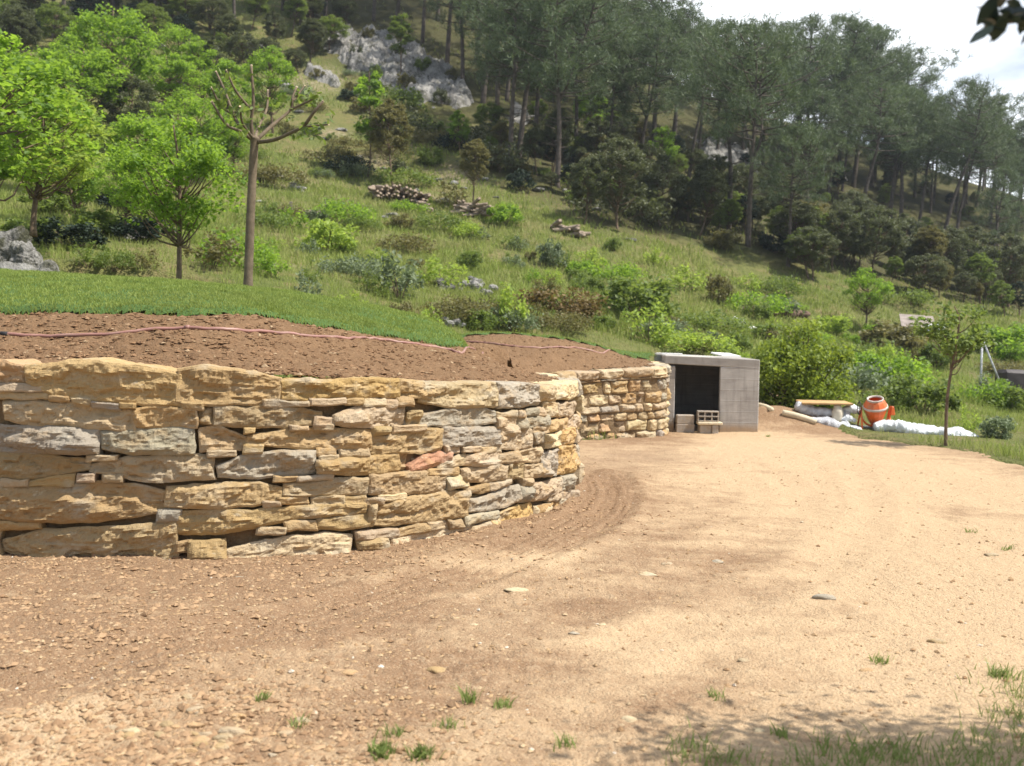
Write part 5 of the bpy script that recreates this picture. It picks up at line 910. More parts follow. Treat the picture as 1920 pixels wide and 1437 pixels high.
crag([(572, 138), (612, 128), (652, 150), (690, 182), (640, 176)], 'rock_ledge', 'narrow rock ledge on the open slope below the big crag', .7, 70, 13)
crag([(480, 322), (520, 328), (568, 345), (575, 362), (520, 352)], 'rock_ledge', 'flat pale rock slab right of the pollard trunk', .35, 50, 14, jag=.6)
crag([(1300, 262), (1345, 268), (1400, 290), (1440, 325), (1420, 338), (1372, 318), (1320, 300)], 'rock_ledge', 'pale stepped rock among the pine trunks of the right slope', .8, 80, 15)
crag([(940, 208), (985, 212), (1010, 228), (960, 236)], 'rock_ledge', 'small white rock behind the row of four pine trunks', .6, 46, 16)
crag([(200, 422), (270, 424), (312, 440), (318, 454), (240, 446)], 'rock_ledge', 'pale flat rock in the clearing behind the leaning small tree', .3, 46, 17, jag=.6)
crag([(745, 352), (800, 362), (838, 384), (800, 380)], 'rock_ledge', 'thin pale rock strip right of the long log pile', .3, 46, 18, jag=.6)
crag([(478, 500), (486, 470), (512, 466), (540, 492), (520, 515)], 'rock_ledge', 'sandy white rock at the right foot of the pollard', .22, 50, 19, jag=.4)
b = at(22, 458, 18.9); boulder('boulder', b + (0, 0, -.1), (.36, .42, .46), 41, 'tall grey boulder at the left lawn edge under the large tree', 'boulder', sub=5, amp=2.4); b = at(52, 482, 18.4); boulder('boulder', b, (.30, .34, .30), 47, 'pale pointed boulder on the right shoulder of the tall one', 'boulder', sub=5, amp=2.4); b = at(-8, 478, 18.6); boulder('boulder', b, (.34, .34, .42), 48, 'grey boulder cut by the left edge beside the tall one', 'boulder', sub=5, amp=2.4)
b = at(84, 510, 17.8); boulder('boulder', b + (0, 0, -.06), (.24, .3, .30), 42, 'smaller grey boulder right of the tall one', 'boulder', sub=5, amp=2.0)
b = at(25, 510, 17.6); boulder('boulder', b + (0, 0, -.1), (.40, .36, .28), 45, 'low grey boulder in front of the tall one', 'boulder', sub=4, amp=2.0)
for i, (px, py, w, lb) in enumerate([(705, 262, 10, 'white stone on the open slope beside the slim oak'), (530, 160, 16, 'whitish rock left of the narrow ledge'), (475, 92, 24, 'grey rock among the upper left trees'), (300, 92, 16, 'pale rock under the left pine trunks'), (850, 345, 12, 'white stone near the leaning thin oak'), (1575, 335, 16, 'white rock between the leaning pine trunks'), (1350, 400, 14, 'pale stone at the foot of the leaning pine'), (835, 378, 13, 'flat pale stone left of the thin oak'), (1060, 360, 10, 'small white stone at the foot of the forked pine'), (85, 30, 34, 'pale boulder between the left pine trunks'), (130, 26, 22, 'second pale boulder between the left pine trunks')]):
    p = hit(px, py); s = w * p[1] / FPX; boulder('stone', p, (s, s * .8, s * .55), 60 + i, lb, 'stone', sub=3)
PALE = sorted([(515, 336), (548, 346), (498, 330), (560, 356), (612, 262), (640, 245), (668, 300), (596, 300), (720, 318), (770, 360), (800, 370), (825, 380), (868, 356), (905, 338), (930, 372), (1010, 360), (1085, 372), (1120, 395), (1180, 452), (560, 212), (470, 395), (486, 380), (735, 405), (720, 410), (820, 340), (960, 225), (1000, 222), (930, 218)])
for i, (px, py) in enumerate(PALE):
    p = hit(px, py); s = (5 + (i * 37 % 7)) * p[1] / FPX; boulder('limestone', p + (0, 0, s * .12), (s * 1.5, s, s * .5), 600 + i, f'pale limestone lying in the grass of the open slope, {ordn(i)} such from the left', 'stone', None, 'pale limestones of the slope', sub=2)
# dry heap of grey field stones
rs = random.Random(3)
for i in range(46):
    px, py = rs.choice([(rs.uniform(822, 850), rs.uniform(540, 552)), (rs.uniform(862, 935), rs.uniform(538, 562)), (rs.uniform(868, 905), rs.uniform(534, 548))]); p = hit(px, py); s = rs.uniform(.07, .16) * p[1] / 30
    boulder('field_stone', p + (0, 0, rs.uniform(.0, .22)), (s * 1.2, s, s * .8), 100 + i, 'grey field stone in the heap on the lower slope', 'stone', None, 'field stones of the heap', sub=2)
for i in range(9): px = 832 + i * 13 + rs.uniform(-5, 5); p = hit(px, 606 + rs.uniform(-5, 9)); s = rs.uniform(.07, .15); boulder('field_stone', p + (0, 0, .05), (s * 1.2, s, s * .8), 160 + i, 'grey stone in the short row below the heap', 'stone', None, 'stones of the short row', sub=2)
for i, (px, py, w, h, lb) in enumerate([(1378, 603, 7, 7, 'uppermost white stone left of the dark stone row'), (1396, 612, 7, 7, 'middle white stone below the uppermost one'), (1408, 622, 13, 6, 'long white stone at the lower end of the white ones')]):
    p = hit(px, py); k = p[1] / FPX; boulder('white_stone', p + (0, 0, .08), (w * k, w * k * .7, h * k), 180 + i, lb, 'stone', M_WHITE, None, sub=3)
for i in range(15): px = 1398 + i * 8 + rs.uniform(-4, 4); p = hit(px, 592 + (i - 7) * .8 + rs.uniform(-3, 3)); s = rs.uniform(.16, .30); boulder('dark_stone', p + (0, 0, .14), (s * 1.2, s, s * .85), 200 + i, 'dark stone in the low broken row on the slope', 'stone', M_WOOD, 'dark stones of the broken row', sub=2)
# log piles
def log_pile(px0, py0, px1, py1, n, rad, layers, label, group, seed, spread=.5, ln=(.7, 1.2), axis=.0):
    r = random.Random(seed)
    V, F, cp = tube(smooth_path([(0, -.5, 0), (.02, 0, .02), (0, .5, -.01)], 5), 1.0 * np.array([1, .97, .94, .96, .9]), 8)
    meshes = []
    for k in range(4):
        V2 = V * np.array([1, 1, 1]); V2[:, [0, 2]] *= 1 + .1 * np.random.default_rng(seed + k).normal(size=(len(V), 1)) * .6; me = mesh('cut_log', V2, [F, *[c[None] for c in cp]], True); me.materials.append(M_LOGS); meshes.append(me)
    for i in range(n):
        f = (i % (n // layers)) / max(1, n // layers - 1); lay = i // (n // layers); p = hit(px0 + (px1 - px0) * f, py0 + (py1 - py0) * f); q = rad * r.uniform(.7, 1.3)
        o = bpy.data.objects.new('cut_log', meshes[i % 4]); COL.objects.link(o); o.location = p + np.array([r.uniform(-.1, .1), r.uniform(-.25, .25), .08 + lay * rad * 1.6 * (1 - .5 * abs(f - .45))])
        o.rotation_euler = (r.uniform(-.2, .2), r.uniform(-.15, .15), axis + r.uniform(-spread, spread)); o.scale = (q, r.uniform(*ln), q); tag(o, label, 'log', group)
log_pile(700, 372, 795, 388, 60, .085, 5, 'dark cut log in the long pile below the leaning olive-green oak', 'logs of the long pile', 1, .35, (.8, 1.3), .2)
log_pile(868, 402, 908, 410, 28, .09, 4, 'weathered branch log in the small rounded pile left of the fresh green bush', 'logs of the rounded pile', 2, 1.0, (.8, 1.3), 1.2)
log_pile(548, 404, 590, 408, 14, .06, 2, 'thin log in the small stack between two short posts', 'logs of the small stack', 3, .2, (.7, 1.0), 1.45)
log_pile(790, 392, 806, 400, 7, .07, 2, 'short pale log scattered at the lower end of the long pile', 'scattered short logs', 4, 1.4, (.4, .6), 0.0)
log_pile(1042, 432, 1092, 448, 18, .10, 2, 'pale log in the low pile at the foot of the dark oaks', 'logs of the low pale pile', 5, .8, (.5, .9), .9)
for px, py, lb in [(545, 405, 'short grey post at the left end of the small stack'), (611, 402, 'short grey post right of the small stack')]:
    p = hit(px, py); mb = MB(); mb.box((0, 0, .25), (.055, .05, .3), eul(.05, .03, .3), bev=.01); tag(obj('post', mb.make('post'), M_STAKE, None, tuple(p)), lb, 'post')

# ------------------------------------------------------------------ loose stones on the ground
def pebbles(n, seed, pts, smin, smax, zf):
    r = np.random.default_rng(seed); x, y = pts(r, n); n = len(x); O = np.array([(1, 0, 0), (-1, 0, 0), (0, 1, 0), (0, -1, 0), (0, 0, 1), (0, 0, -1), (.62, .62, .2), (-.62, .62, .2), (-.62, -.62, .2), (.62, -.62, .2)], float)
    FF = np.array([(0, 6, 4), (6, 2, 4), (2, 7, 4), (7, 1, 4), (1, 8, 4), (8, 3, 4), (3, 9, 4), (9, 0, 4), (6, 0, 5), (2, 6, 5), (7, 2, 5), (1, 7, 5), (8, 1, 5), (3, 8, 5), (9, 3, 5), (0, 9, 5)])
    s = smin * (smax / smin) ** (r.uniform(0, 1, n) ** 2.6); a = r.uniform(0, 6.28, n); asp = r.uniform(.5, 1, n); hh = r.uniform(.3, .75, n)
    V = O[None] * (1 + .22 * r.normal(size=(n, 10, 1))) * np.stack([s, s * asp, s * hh], -1)[:, None]; c, q = np.cos(a)[:, None], np.sin(a)[:, None]
    V = np.stack([V[..., 0] * c - V[..., 1] * q, V[..., 0] * q + V[..., 1] * c, V[..., 2]], -1) + np.stack([x, y, zf(x, y) + s * hh * .25], -1)[:, None]
    return V.reshape(-1, 3), (FF[None] + np.arange(n)[:, None, None] * 10).reshape(-1, 3), np.repeat(r.uniform(0, 1, n), 10)
t = NT('loose_stone'); r_ = t.attr('r'); c = t.mix(t.rng(r_, 0, .45), (0.25, 0.15, 0.080), (0.40, 0.27, 0.15)); c = t.mix(t.rng(r_, .6, .85), c, (0.44, 0.32, 0.195)); c = t.mix(t.rng(r_, .97, 1), c, (.58, .52, .44)); M_PEB = t.done(t.pbr(c, .95, t.bump(t.noise(t.pos(), 60, 4), .6, .01), .1))
t = NT('soil_clod'); r_ = t.attr('r'); c = t.mix(r_, (0.14, 0.080, 0.043), (0.25, 0.150, 0.083)); c = t.mix(t.rng(r_, .9, .98), c, (.36, .26, .16)); M_CLOD = t.done(t.pbr(c, .97, t.bump(t.noise(t.pos(), 60, 4), .6, .01), .1))
def near_pts(r, n):
    y = np.exp(r.uniform(math.log(3.1), math.log(16), n * 3)); x = r.uniform(-.56, .56, n * 3) * y; w = .14 + 1.0 * np.exp(-(seg_dist(x, y, [tuple(p) for p in PLAN_A[::8]]) / 1.1) ** 2) + .75 * sm(.2, -1.2, x - .1 * y) * sm(9, 5, y)
    for px, py, a in [(330, 1370, 1.6), (400, 1330, 1.2), (700, 1380, .6), (1320, 1065, .5), (980, 1110, .5)]: p = onz(px, py); w += a * np.exp(-((x - p[0]) ** 2 + (y - p[1]) ** 2) / .45 ** 2)
    w += .5 * np.clip(fbm(np.c_[x * 1.3, y * 1.3, 0 * x], 3, 5), 0, 1); k = in_poly(x, y, DIRT) & (r.uniform(0, 1.1, len(x)) < w); return x[k][:n], y[k][:n]
V, F, a = pebbles(22000, 1, near_pts, .0035, .020, ground_z); tag(obj('gravel', mesh('gravel', V, F, False, {'r': a}), M_PEB), kind='stuff')
def clod_pts(r, n):
    y = np.exp(r.uniform(math.log(3.4), math.log(11), n * 4)); x = r.uniform(-.56, .2, n * 4) * y; w = 1.0 * np.exp(-(seg_dist(x, y, [tuple(p) for p in PLAN_A[::8]]) / .8) ** 2) + .35 * sm(-.3, -1.6, x)
    for px, py, a in [(330, 1370, .9), (420, 1330, .7), (200, 1190, .6), (700, 1380, .3)]: p = onz(px, py); w += a * np.exp(-((x - p[0]) ** 2 + (y - p[1]) ** 2) / .4 ** 2)
    k = in_poly(x, y, DIRT) & (r.uniform(0, 1, len(x)) < w); return x[k][:n], y[k][:n]
t = NT('earth_clod'); r_ = t.attr('r'); c = t.mix(r_, (0.25, 0.155, 0.088), (0.40, 0.265, 0.155)); M_EARTH = t.done(t.pbr(c, .97, t.bump(t.noise(t.pos(), 60, 4), .6, .01), .1))
V, F, a = pebbles(9000, 6, clod_pts, .007, .032, ground_z); tag(obj('earth_clods', mesh('earth_clods', V, F, False, {'r': a}), M_EARTH), kind='stuff')
def soil_pts(r, n):
    y = np.exp(r.uniform(math.log(7.6), math.log(20.5), n * 4)); x = r.uniform(-.6, .16, n * 4) * y; k = in_poly(x, y, TERR) & ~in_poly(x, y, LAWN) & ~in_poly(x, y, LAWN2); return x[k][:n], y[k][:n]
V, F, a = pebbles(24000, 2, soil_pts, .007, .034, terr_z); tag(obj('soil_clods', mesh('soil_clods', V, F, False, {'r': a}), M_CLOD), kind='stuff')
r = random.Random(77)
CLUSTER = [(px, py, r.uniform(.018, .042)) for px, py in [(r.gauss(350, 75), r.gauss(1372, 26)) for _ in range(34)]]
CHIPS = [(435, 1377, .075, 'y', 'flat pale chip, largest of the stony patch by the near edge'), (565, 1362, .06, 'y', 'flat pale stone with a tiny weed beside it'), (240, 1380, .05, 'Y', 'long thin pale splinter left of the stony patch'), (365, 1340, .05, 'y', 'tan stone at the upper end of the stony patch'), (383, 1382, .045, 'y', 'squarish pale chip in the stony patch'), (300, 1385, .04, 'b', 'brown stone at the lower left of the stony patch'), (372, 1396, .045, 'r', 'reddish brown stone at the bottom of the stony patch'),
         (465, 1275, .028, 'Y', 'single white pebble above the stony patch'), (1545, 1127, .075, 'g', 'flat grey stone slab in the middle of the pale track'), (1858, 1042, .07, 'b', 'dark clod on the right side of the track'), (1757, 1210, .055, 'b', 'dark stone on the pale sand right of the flat slab'), (1625, 1258, .035, 'r', 'small reddish stone above the tree shadow'), (1395, 1240, .04, 'b', 'dark stone left of the tree shadow'), (1345, 1050, .05, 'g', 'grey stone with a dark side in mid track'), (820, 1258, .06, 'o', 'brown flat stone left of the ruts below the wall'), (655, 1272, .05, 'r', 'rust coloured stone in the earth of the near track'),
         (1130, 1175, .03, 'Y', 'white pebble in mid track'), (888, 1175, .03, 'Y', 'white pebble on the brown band of the track'), (1075, 1195, .035, 'g', 'grey pebble right of the white one in mid track'), (965, 1110, .10, 'Y', 'pale broken slab flush with the track'), (1215, 1080, .07, 'Y', 'pale flat stone on the upper track'), (1250, 1062, .05, 'y', 'tan stone next to the pale flat one'), (290, 1110, .035, 'b', 'dark clod on the brown earth below the wall'), (450, 1085, .04, 'g', 'grey clod near the wall foot'), (1180, 1352, .05, 'Y', 'pale stone chip at the near edge of the sand'), (1420, 1372, .03, 'Y', 'small white stone near the roadside grass')]
for i, (px, py, s, tn, lb) in enumerate(CHIPS):
    c = onz(px, py); c[2] = float(ground_z(c[:1], c[1:2])[0]); o = boulder('loose_stone', c + (0, 0, s * .02), (s, s * random.uniform(.5, .8), s * (.16 if s > .09 else .34)), 300 + i, lb, 'stone', None, 'loose stones on the track', sub=3); me = o.data; me.materials.clear(); me.materials.append(M_STONE)
    t_ = me.attributes.new('tint', 'FLOAT_COLOR', 'POINT'); t_.data.foreach_set('color', np.tile(np.array([*TINT[tn], 1.0], np.float32), len(me.vertices)))

for i, (px, py, s) in enumerate(CLUSTER):
    c = onz(px, py); c[2] = float(ground_z(c[:1], c[1:2])[0]); o = boulder('stone_chip', c + (0, 0, s * .12), (s, s * random.uniform(.5, .8), s * .4), 400 + i, 'small angular chip of tan stone in the stony patch at the near edge', 'stone', None, 'chips of the stony patch', sub=2); me = o.data; me.materials.clear(); me.materials.append(M_STONE)
    t_ = me.attributes.new('tint', 'FLOAT_COLOR', 'POINT'); t_.data.foreach_set('color', np.tile(np.array([*TINT[random.choice('yobr')], 1.0], np.float32), len(me.vertices)))
# ------------------------------------------------------------------ hoses on the soil
def hose(pxs, rad, label, y0, coll=()):
    P = smooth_path(np.array([hit(px, py, terr_z, y0, 26) for px, py in pxs]), 140); P[:, 2] = terr_z(P[:, 0], P[:, 1]) + rad * .9 + .008 * fbm(P * 3, 2, 5); P[0, 2] -= .02
    c = P[len(P) // 2]; mb = MB(); mb.tube(P - c, rad, 9); root = empty('garden_hose', tuple(c), 0, label, 'hose'); obj('pipe', mb.make('pipe', True), M_HOSE, root)
    for f, m, s in coll: i = int(f * 139); d = (P[min(i + 1, 139)] - P[max(i - 1, 0)]); d /= np.linalg.norm(d); k = MB(); k.tube([P[i] - c - d * s, P[i] - c + d * s], rad * 1.45, 10); obj('clip', k.make('clip', True), m, root)
hose([(-90, 628), (-20, 630), (30, 632), (90, 634), (150, 634), (200, 631), (250, 626), (310, 621), (375, 620), (440, 623), (520, 628), (600, 635), (650, 638), (720, 640), (760, 645), (800, 651), (842, 658), (870, 661), (905, 663)], .016, 'long dull red hose snaking over the soil under the turf edge', 7.8, [(.09, M_DARK, .03), (.43, M_HOSE, .02), (.93, M_HOSE, .02)])
hose([(874, 642), (910, 645), (950, 650), (990, 653), (1040, 653), (1090, 655), (1140, 658), (1190, 662)], .016, 'shorter dull red hose lying on the farther soil bank', 14.0)

# ------------------------------------------------------------------ concrete shelter
sr = np.array([2.96, 19.85, 0.0]); sh = empty('concrete_shelter', tuple(sr), -.10, 'low open concrete shelter with flat slab roof and a dark doorway', 'shelter')
def part(name, mb, m, parent, smooth=False): return obj(name, mb.make(name, smooth), m, parent)
W_ = 1.80; mb = MB(); mb.box((W_ - .37, .10, .56), (.37, .10, .72), bev=.012); part('front_pier', mb, M_CONC, sh)
mb = MB(); mb.box((.10, 1.40, .56), (.10, 1.38, .72), bev=.012); part('side_wall', mb, M_CONC, sh); mb = MB(); mb.box((W_ - .10, 1.44, .56), (.10, 1.23, .72), bev=.012); part('side_wall', mb, M_CONC, sh)
mb = MB(); mb.box((W_ / 2, 2.74, .56), (W_ / 2 - .21, .10, .72), bev=.012); part('back_wall', mb, M_CONC, sh)
mb = MB(); V, Fs = boxv((W_ / 2 + .003, 1.42, .085), .012); V = V + np.array([W_ / 2, 1.417, 1.375]); V[:, 2] += .02 * (V[:, 1] / 2.8) - .034 * (V[:, 0] - W_ / 2); V[:, 0] -= .10 * (V[:, 1] / 2.8) * (V[:, 0] < .5); mb.add(V, *Fs); part('roof_slab', mb, M_CONC, sh)
mb = MB(); mb.box((.75, 1.4, -.02), (.64, 1.3, .03)); part('earth_floor', mb, M_SOIL, sh)
def on_sh(v): return sr + rotz(-.10) @ np.array(v)
mb = MB(); mb.box((0, 0, .02), (.20, .26, .014), eul(.10, .03, .25), bev=.004); o = mb.make('board'); tag(obj('white_board', o, M_WHITE, None, tuple(on_sh((1.20, .45, 1.492)))), 'white board lying loose on the shelter roof', 'board')
mb = MB(); mb.box((0, 0, 0), (.26, .12, .02), eul(0, .01, -.12), bev=.006); tag(obj('white_board', mb.make('board'), M_WHITE, None, tuple(on_sh((.12, .9, 1.505)))), 'pale strip of board at the left back of the shelter roof', 'board')
# building blocks in front of the doorway
def hollow_block(name, c, rz, label, up=False, w=.40, d=.20, h=.20):
    mb = MB(); t = .022
    mb.box((0, d - t, 0), (w / 2, t, h / 2), bev=.004); cols = np.linspace(-w / 2, w / 2, 4); z_ = [-h / 2, 0, h / 2]
    for z in (-h / 2 + t / 2, 0, h / 2 - t / 2): mb.box((0, (d - 2 * t) / 2, z), (w / 2, (d - 2 * t) / 2, t / 2), bev=.003)
    for x in cols: x = np.clip(x, -w / 2 + t / 2, w / 2 - t / 2); [mb.box((x, (d - 2 * t) / 2 + .001, z), (t / 2, (d - 2 * t) / 2 - .002, h / 4 - t / 2 - .0015 - (0.0 if 1 else 0))) for z in (-h / 4 , h / 4)]
    o = obj(name, mb.make(name), M_BLOCK, None, tuple(c)); o.rotation_euler = (0, 0, rz); return tag(o, label, 'block')
def solid_block(name, c, h, rz, label, m=None, rx=0.0):
    V, Fs = boxv(h, .012); V = V * (1 + .02 * fbm(V * 9 + c[0] * 7, 2, 4))[:, None]; o = obj(name, mesh(name, V, Fs), m or M_BLOCK, None, tuple(c)); o.rotation_euler = (rx, 0, rz); return tag(o, label, 'block')
def bl(px, py, Y): return at(px, py, Y)
c = bl(1284, 803.5, 19.75); solid_block('concrete_block', (c[0], c[1], .085), (.172, .11, .085), -.05, 'lower concrete block at the left of the shelter doorway'); solid_block('concrete_block', (c[0] - .005, c[1], .257), (.165, .105, .085), -.02, 'upper concrete block at the left of the shelter doorway')
c = bl(1326, 806, 19.6); solid_block('concrete_block', (c[0] - .05, c[1], .085), (.115, .12, .085), .03, 'tan block under the flat slab by the shelter pier'); solid_block('concrete_block', (c[0] + .135, c[1] - .03, .085), (.06, .13, .085), -.08, 'narrow tan block under the right end of the flat slab')
solid_block('flat_slab', (c[0] + .03, c[1] - .02, .200), (.235, .15, .026), -.03, 'flat pale slab laid over two tan blocks', M_POST); hollow_block('hollow_block', (c[0], c[1] - .10, .332), -.04, 'hollow concrete block with six square holes on the flat slab')

# ------------------------------------------------------------------ builder's things by the track
gz = lambda x, y: float(base(np.array([x]), np.array([y]))[0])
def lay_post(pa, pb, rad, label):
    a = hit(*pa, ground_z, 14, 26); b = hit(*pb, ground_z, 14, 26); a[2] += rad * .8; b[2] += rad * .8; c = (a + b) / 2; mb = MB(); n = 12; P = smooth_path([a - c, (b - a) * .02 + np.array([.01, .01, .012]), b - c], n); mb.tube(P, rad * (1 + .06 * fbm(np.c_[np.linspace(0, 5, n), np.zeros(n), np.zeros(n)], 2, 3)), 9)
    tag(obj('wooden_post', mb.make('wooden_post', True), M_POST, None, tuple(c)), label, 'post')
lay_post((1419, 764), (1447, 773), .05, 'short pale round post lying at the shelter corner'); lay_post((1467, 779), (1530, 797), .062, 'longer pale round post lying on the dirt bank')
Yb = 20.9; g0 = at(1545, 790, Yb)[2]
def lumpy_roll(pxs, rads, Y, label, name, m, cat, squash=.8, seed=1, dy=None, k=16, n=60, f=5.0, amp=.3):
    P = np.array([at(px, py, Y + (dy[i] if dy else 0)) for i, (px, py) in enumerate(pxs)]); P = smooth_path(P, n); rr = np.interp(np.linspace(0, 1, n), np.linspace(0, 1, len(rads)), rads); c = P[n // 2].copy(); V, F, cp = tube(P - c, rr, k)
    C_ = np.repeat(P - c, k, 0); D = V - C_; D = D * (1 + amp * fbm(V * f + seed, 3, seed) + amp * .5 * ridge(V * f * 2.2 + seed, 2, seed + 3))[:, None]; D[:, 2] *= squash; V = C_ + D; V[:, 2] = np.maximum(V[:, 2], 0.012 - c[2])
    return tag(obj(name, mesh(name, V, [F, *[q[None] for q in cp]], True), m, None, tuple(c)), label, cat)
c = at(1545, 755, Yb); mb = MB(); V, Fs = boxv((.50, .42, .018), .006); mb.add(V @ eul(.02, .0, -.12).T, *Fs); tag(obj('plywood_board', mb.make('board'), M_PLY, None, tuple(c)), 'tan plywood board lying on top of the wrapped bundles', 'board')
mb = MB(); V, Fs = boxv((.44, .30, .055), .01); mb.add(V @ rotz(-.1).T, *Fs); tag(obj('timber_bundle', mb.make('timber_bundle'), M_WOOD, None, tuple(at(1548, 783, Yb))), 'dark timber under the wrapped bundles', 'timber')
lumpy_roll([(1492, 760), (1502, 764), (1530, 772), (1572, 776), (1592, 774)], [.07, .12, .10, .11, .06], Yb - .2, 'grey plastic-wrapped bundle between the plywood and the dark timber', 'wrapped_bundle', M_SILVER, 'bundle', .9, 5, amp=.5, f=7)
lumpy_roll([(1570, 760), (1571, 772), (1570, 786), (1569, 794)], [.055, .10, .10, .07], Yb - .35, 'cream sack standing upright at the right end of the plywood', 'sack', M_SACK, 'sack', 1.0, 7, n=20)
lumpy_roll([(1580, 768), (1595, 767), (1613, 772)], [.05, .11, .05], Yb - .2, 'white sack lying right of the cream one', 'sack', M_PLASTIC, 'sack', .85, 8, n=24, amp=.5, f=7)
lumpy_roll([(1575, 786), (1590, 784), (1604, 790)], [.04, .07, .04], Yb - .4, 'small white sack below the larger white one', 'sack', M_PLASTIC, 'sack', .85, 9, n=24)
lumpy_roll([(1506, 784), (1530, 790), (1560, 797), (1590, 803), (1612, 806)], [.035, .09, .14, .13, .05], Yb - .5, 'heap of crumpled clear plastic sheeting below the wrapped bundles', 'plastic_sheeting', M_SILVER, 'sheeting', .75, 11, amp=.75, f=8)
lumpy_roll([(1585, 800), (1605, 804), (1622, 812)], [.05, .09, .03], Yb - .7, 'whitish crumpled sheet end in front of the clear sheeting', 'plastic_sheeting', M_PLASTIC, 'sheeting', .6, 12, amp=.7, f=8, n=30)
lumpy_roll([(1640, 801), (1660, 801), (1690, 804), (1730, 811), (1768, 817), (1800, 820), (1824, 826), (1842, 832)], [.10, .16, .185, .17, .19, .18, .15, .05], 20.2, 'long crumpled white plastic roll lying along the track edge', 'plastic_roll', M_PLASTIC, 'roll', .82, 13, [0, 0, -.1, -.3, -.4, -.5, -.6, -.6], 24, 150, 5.0, .34)
mb = MB(); V, Fs = boxv((.42, .12, .05), .008); mb.add(V @ rotz(-.12).T, *Fs); c = at(1632, 806, 20.6); tag(obj('timber_bundle', mb.make('timber'), M_STEEL, None, (c[0], c[1], .07)), 'grey beam lying under the cement mixer', 'timber')
# cement mixer
mc = at(1640, 812, 20.45); mx = empty('cement_mixer', (mc[0], mc[1], 0.0), 0.0, 'small orange cement mixer with crusted drum mouth standing among sheeting', 'cement mixer'); mx.scale = (.86, .86, .98)
ax = np.array([-.13, -.26, .9]); ax /= np.linalg.norm(ax); e1 = np.cross(ax, [0, 1, 0]); e1 /= np.linalg.norm(e1); e2 = np.cross(ax, e1); dc = np.array([.0, 0, .47])
def lathe(prof, k=12, inward=False):
    a = np.arange(k) * 2 * np.pi / k; V = np.vstack([dc + ax * z + r_ * (np.cos(a)[:, None] * e1 + np.sin(a)[:, None] * e2) for r_, z in prof]); n = len(prof); i = np.arange(n - 1)[:, None] * k; j = np.arange(k)[None]; jn = (j + 1) % k
    return V, np.stack([i + j, i + jn, i + k + jn, i + k + j], -1).reshape(-1, 4)
mb = MB(); V, F = lathe([(.001, -.31), (.11, -.30), (.17, -.20), (.25, .00), (.272, .07), (.268, .10), (.21, .19), (.175, .225)]); mb.add(V, F); V, F = lathe([(.17, .225), (.20, .18), (.25, .08), (.23, -.0), (.15, -.2), (.001, -.26)]); mb.add(V, F); dr = part('drum', mb, M_ORANGE, mx, False)
mb = MB(); V, F = lathe([(.17, .21), (.188, .212), (.192, .248), (.170, .252), (.165, .22)]); mb.add(V, F); part('drum_rim', mb, M_RIM, dr, True)
mb = MB(); V, F = lathe([(.268, .045), (.286, .055), (.286, .085), (.266, .095)]); mb.add(V, F); part('ring_gear', mb, M_RIM, dr, True)
mb = MB(); mb.tube(smooth_path([(-.33, 0, .50), (-.31, 0, .30), (-.15, 0, .16), (.12, 0, .16), (.30, 0, .30), (.33, 0, .50)], 24), .022, 8); part('yoke', mb, M_ORANGE, mx, True)
for a, b_ in [((-.33, 0, .52), (-.36, -.22, 0)), ((-.33, 0, .52), (-.34, .25, 0)), ((.33, 0, .50), (.30, -.20, 0)), ((.33, 0, .50), (.32, .25, 0))]: mb = MB(); mb.tube([a, b_], .020, 8); part('leg', mb, M_ORANGE, mx, True)
mb = MB(); V, Fs = boxv((.05, .10, .09), .015); V[:, 0] *= np.where(V[:, 2] > 0, .55, 1.15); mb.add(V + np.array([.375, 0, .46]), *Fs); part('motor_housing', mb, M_ORANGE, mx)
mb = MB(); a = np.linspace(0, 2 * np.pi, 25); mb.tube(np.c_[np.full(25, -.375), .13 * np.cos(a), .50 + .13 * np.sin(a)], .011, 6); mb.tube([(-.375, -.13, .5), (-.375, .13, .5)], .008, 6); mb.tube([(-.375, 0, .37), (-.375, 0, .63)], .008, 6); part('tilt_wheel', mb, M_DARK, mx, True)
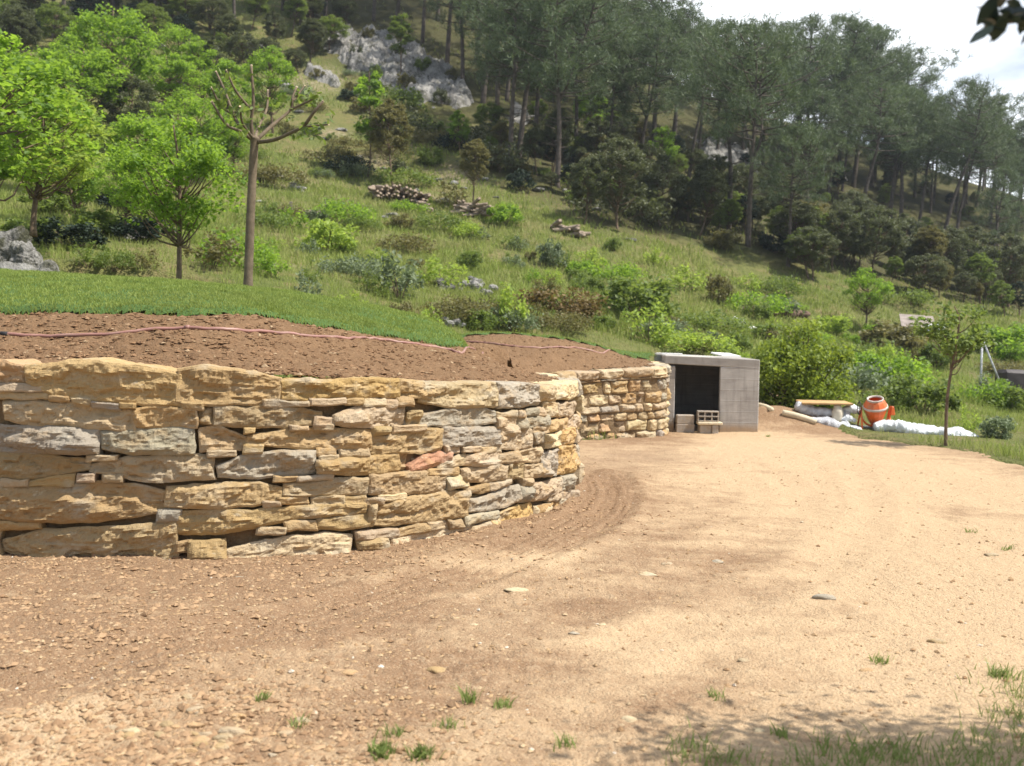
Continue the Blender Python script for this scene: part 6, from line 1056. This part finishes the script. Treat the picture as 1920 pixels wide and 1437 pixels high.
# shed and leftovers beyond the meadow
p = hit(1722, 628); k = p[1] / FPX; sd = empty('shed', tuple(p + np.array([0, 0, -.15])), -.25, 'low shed with grey sheet roof half hidden by the olive-brown bush', 'shed'); sd.scale = (.85, .85, .78)
mb = MB(); mb.box((0, .7, 16 * k), (30 * k, .7, 17 * k)); part('wall', mb, M_WOOD, sd); mb = MB(); V, Fs = boxv((36 * k, .95, .035)); V = V @ eul(.42, .07, 0).T; mb.add(V + np.array([0, .55, 39 * k]), *Fs); part('roof', mb, M_TILE, sd); mb = MB(); mb.box((-6 * k, -.012, 12 * k), (9 * k, .02, 12 * k)); part('door', mb, M_DARK, sd)
c = hit(1746, 640); k = c[1] / FPX; lumpy_roll([(1728, 622), (1742, 620), (1760, 618), (1768, 622)], [.12, .32, .34, .1], c[1] - .6, 'white rounded sheeted bundle in front of the grey-roofed shed', 'sheeted_bundle', M_PLASTIC, 'bundle', .7, 21, n=30, amp=.2)
p = hit(1838, 742); k = p[1] / FPX; fr = empty('pole_stay', tuple(p), 0, 'pale slender pole with a slanting stay at the meadow edge', 'pole'); mb = MB(); mb.tube([(0, 0, -.2), (0, 0, 106 * k)], .035, 8); part('pole', mb, M_SILVER, fr, True); mb = MB(); mb.tube([(.0, 0, 106 * k), (50 * k, .1, .0)], .03, 8); part('stay', mb, M_SILVER, fr, True); mb = MB(); mb.tube([(-.02, 0, 103 * k), (-.02, 0, 112 * k)], .07, 8); part('cap', mb, M_STEEL, fr, True)
p = hit(1898, 732); k = p[1] / FPX; V, Fs = boxv((26 * k, .4, 20 * k), .12); V[:, 2] += 18 * k; V = V * (1 + .12 * fbm(V * 1.7, 2, 8))[:, None]; tag(obj('covered_crate', mesh('covered_crate', V, Fs), M_TARP, None, tuple(p)), 'dark tarpaulin covered crate at the foot of the slanting stay', 'crate')

# ------------------------------------------------------------------ air
def m_haze():
    t = NT('haze'); v = t.n('ShaderNodeVolumePrincipled', {'Color': (0.80, 0.88, 1.0, 1), 'Density': 0.0004, 'Anisotropy': 0.25}); t.t.links.new(v.outputs[0], t.out.inputs['Volume']); return t.m
mb = MB(); mb.box((20, 82, 30), (140, 120, 36)); tag(obj('haze', mb.make('haze'), m_haze()), kind='stuff')
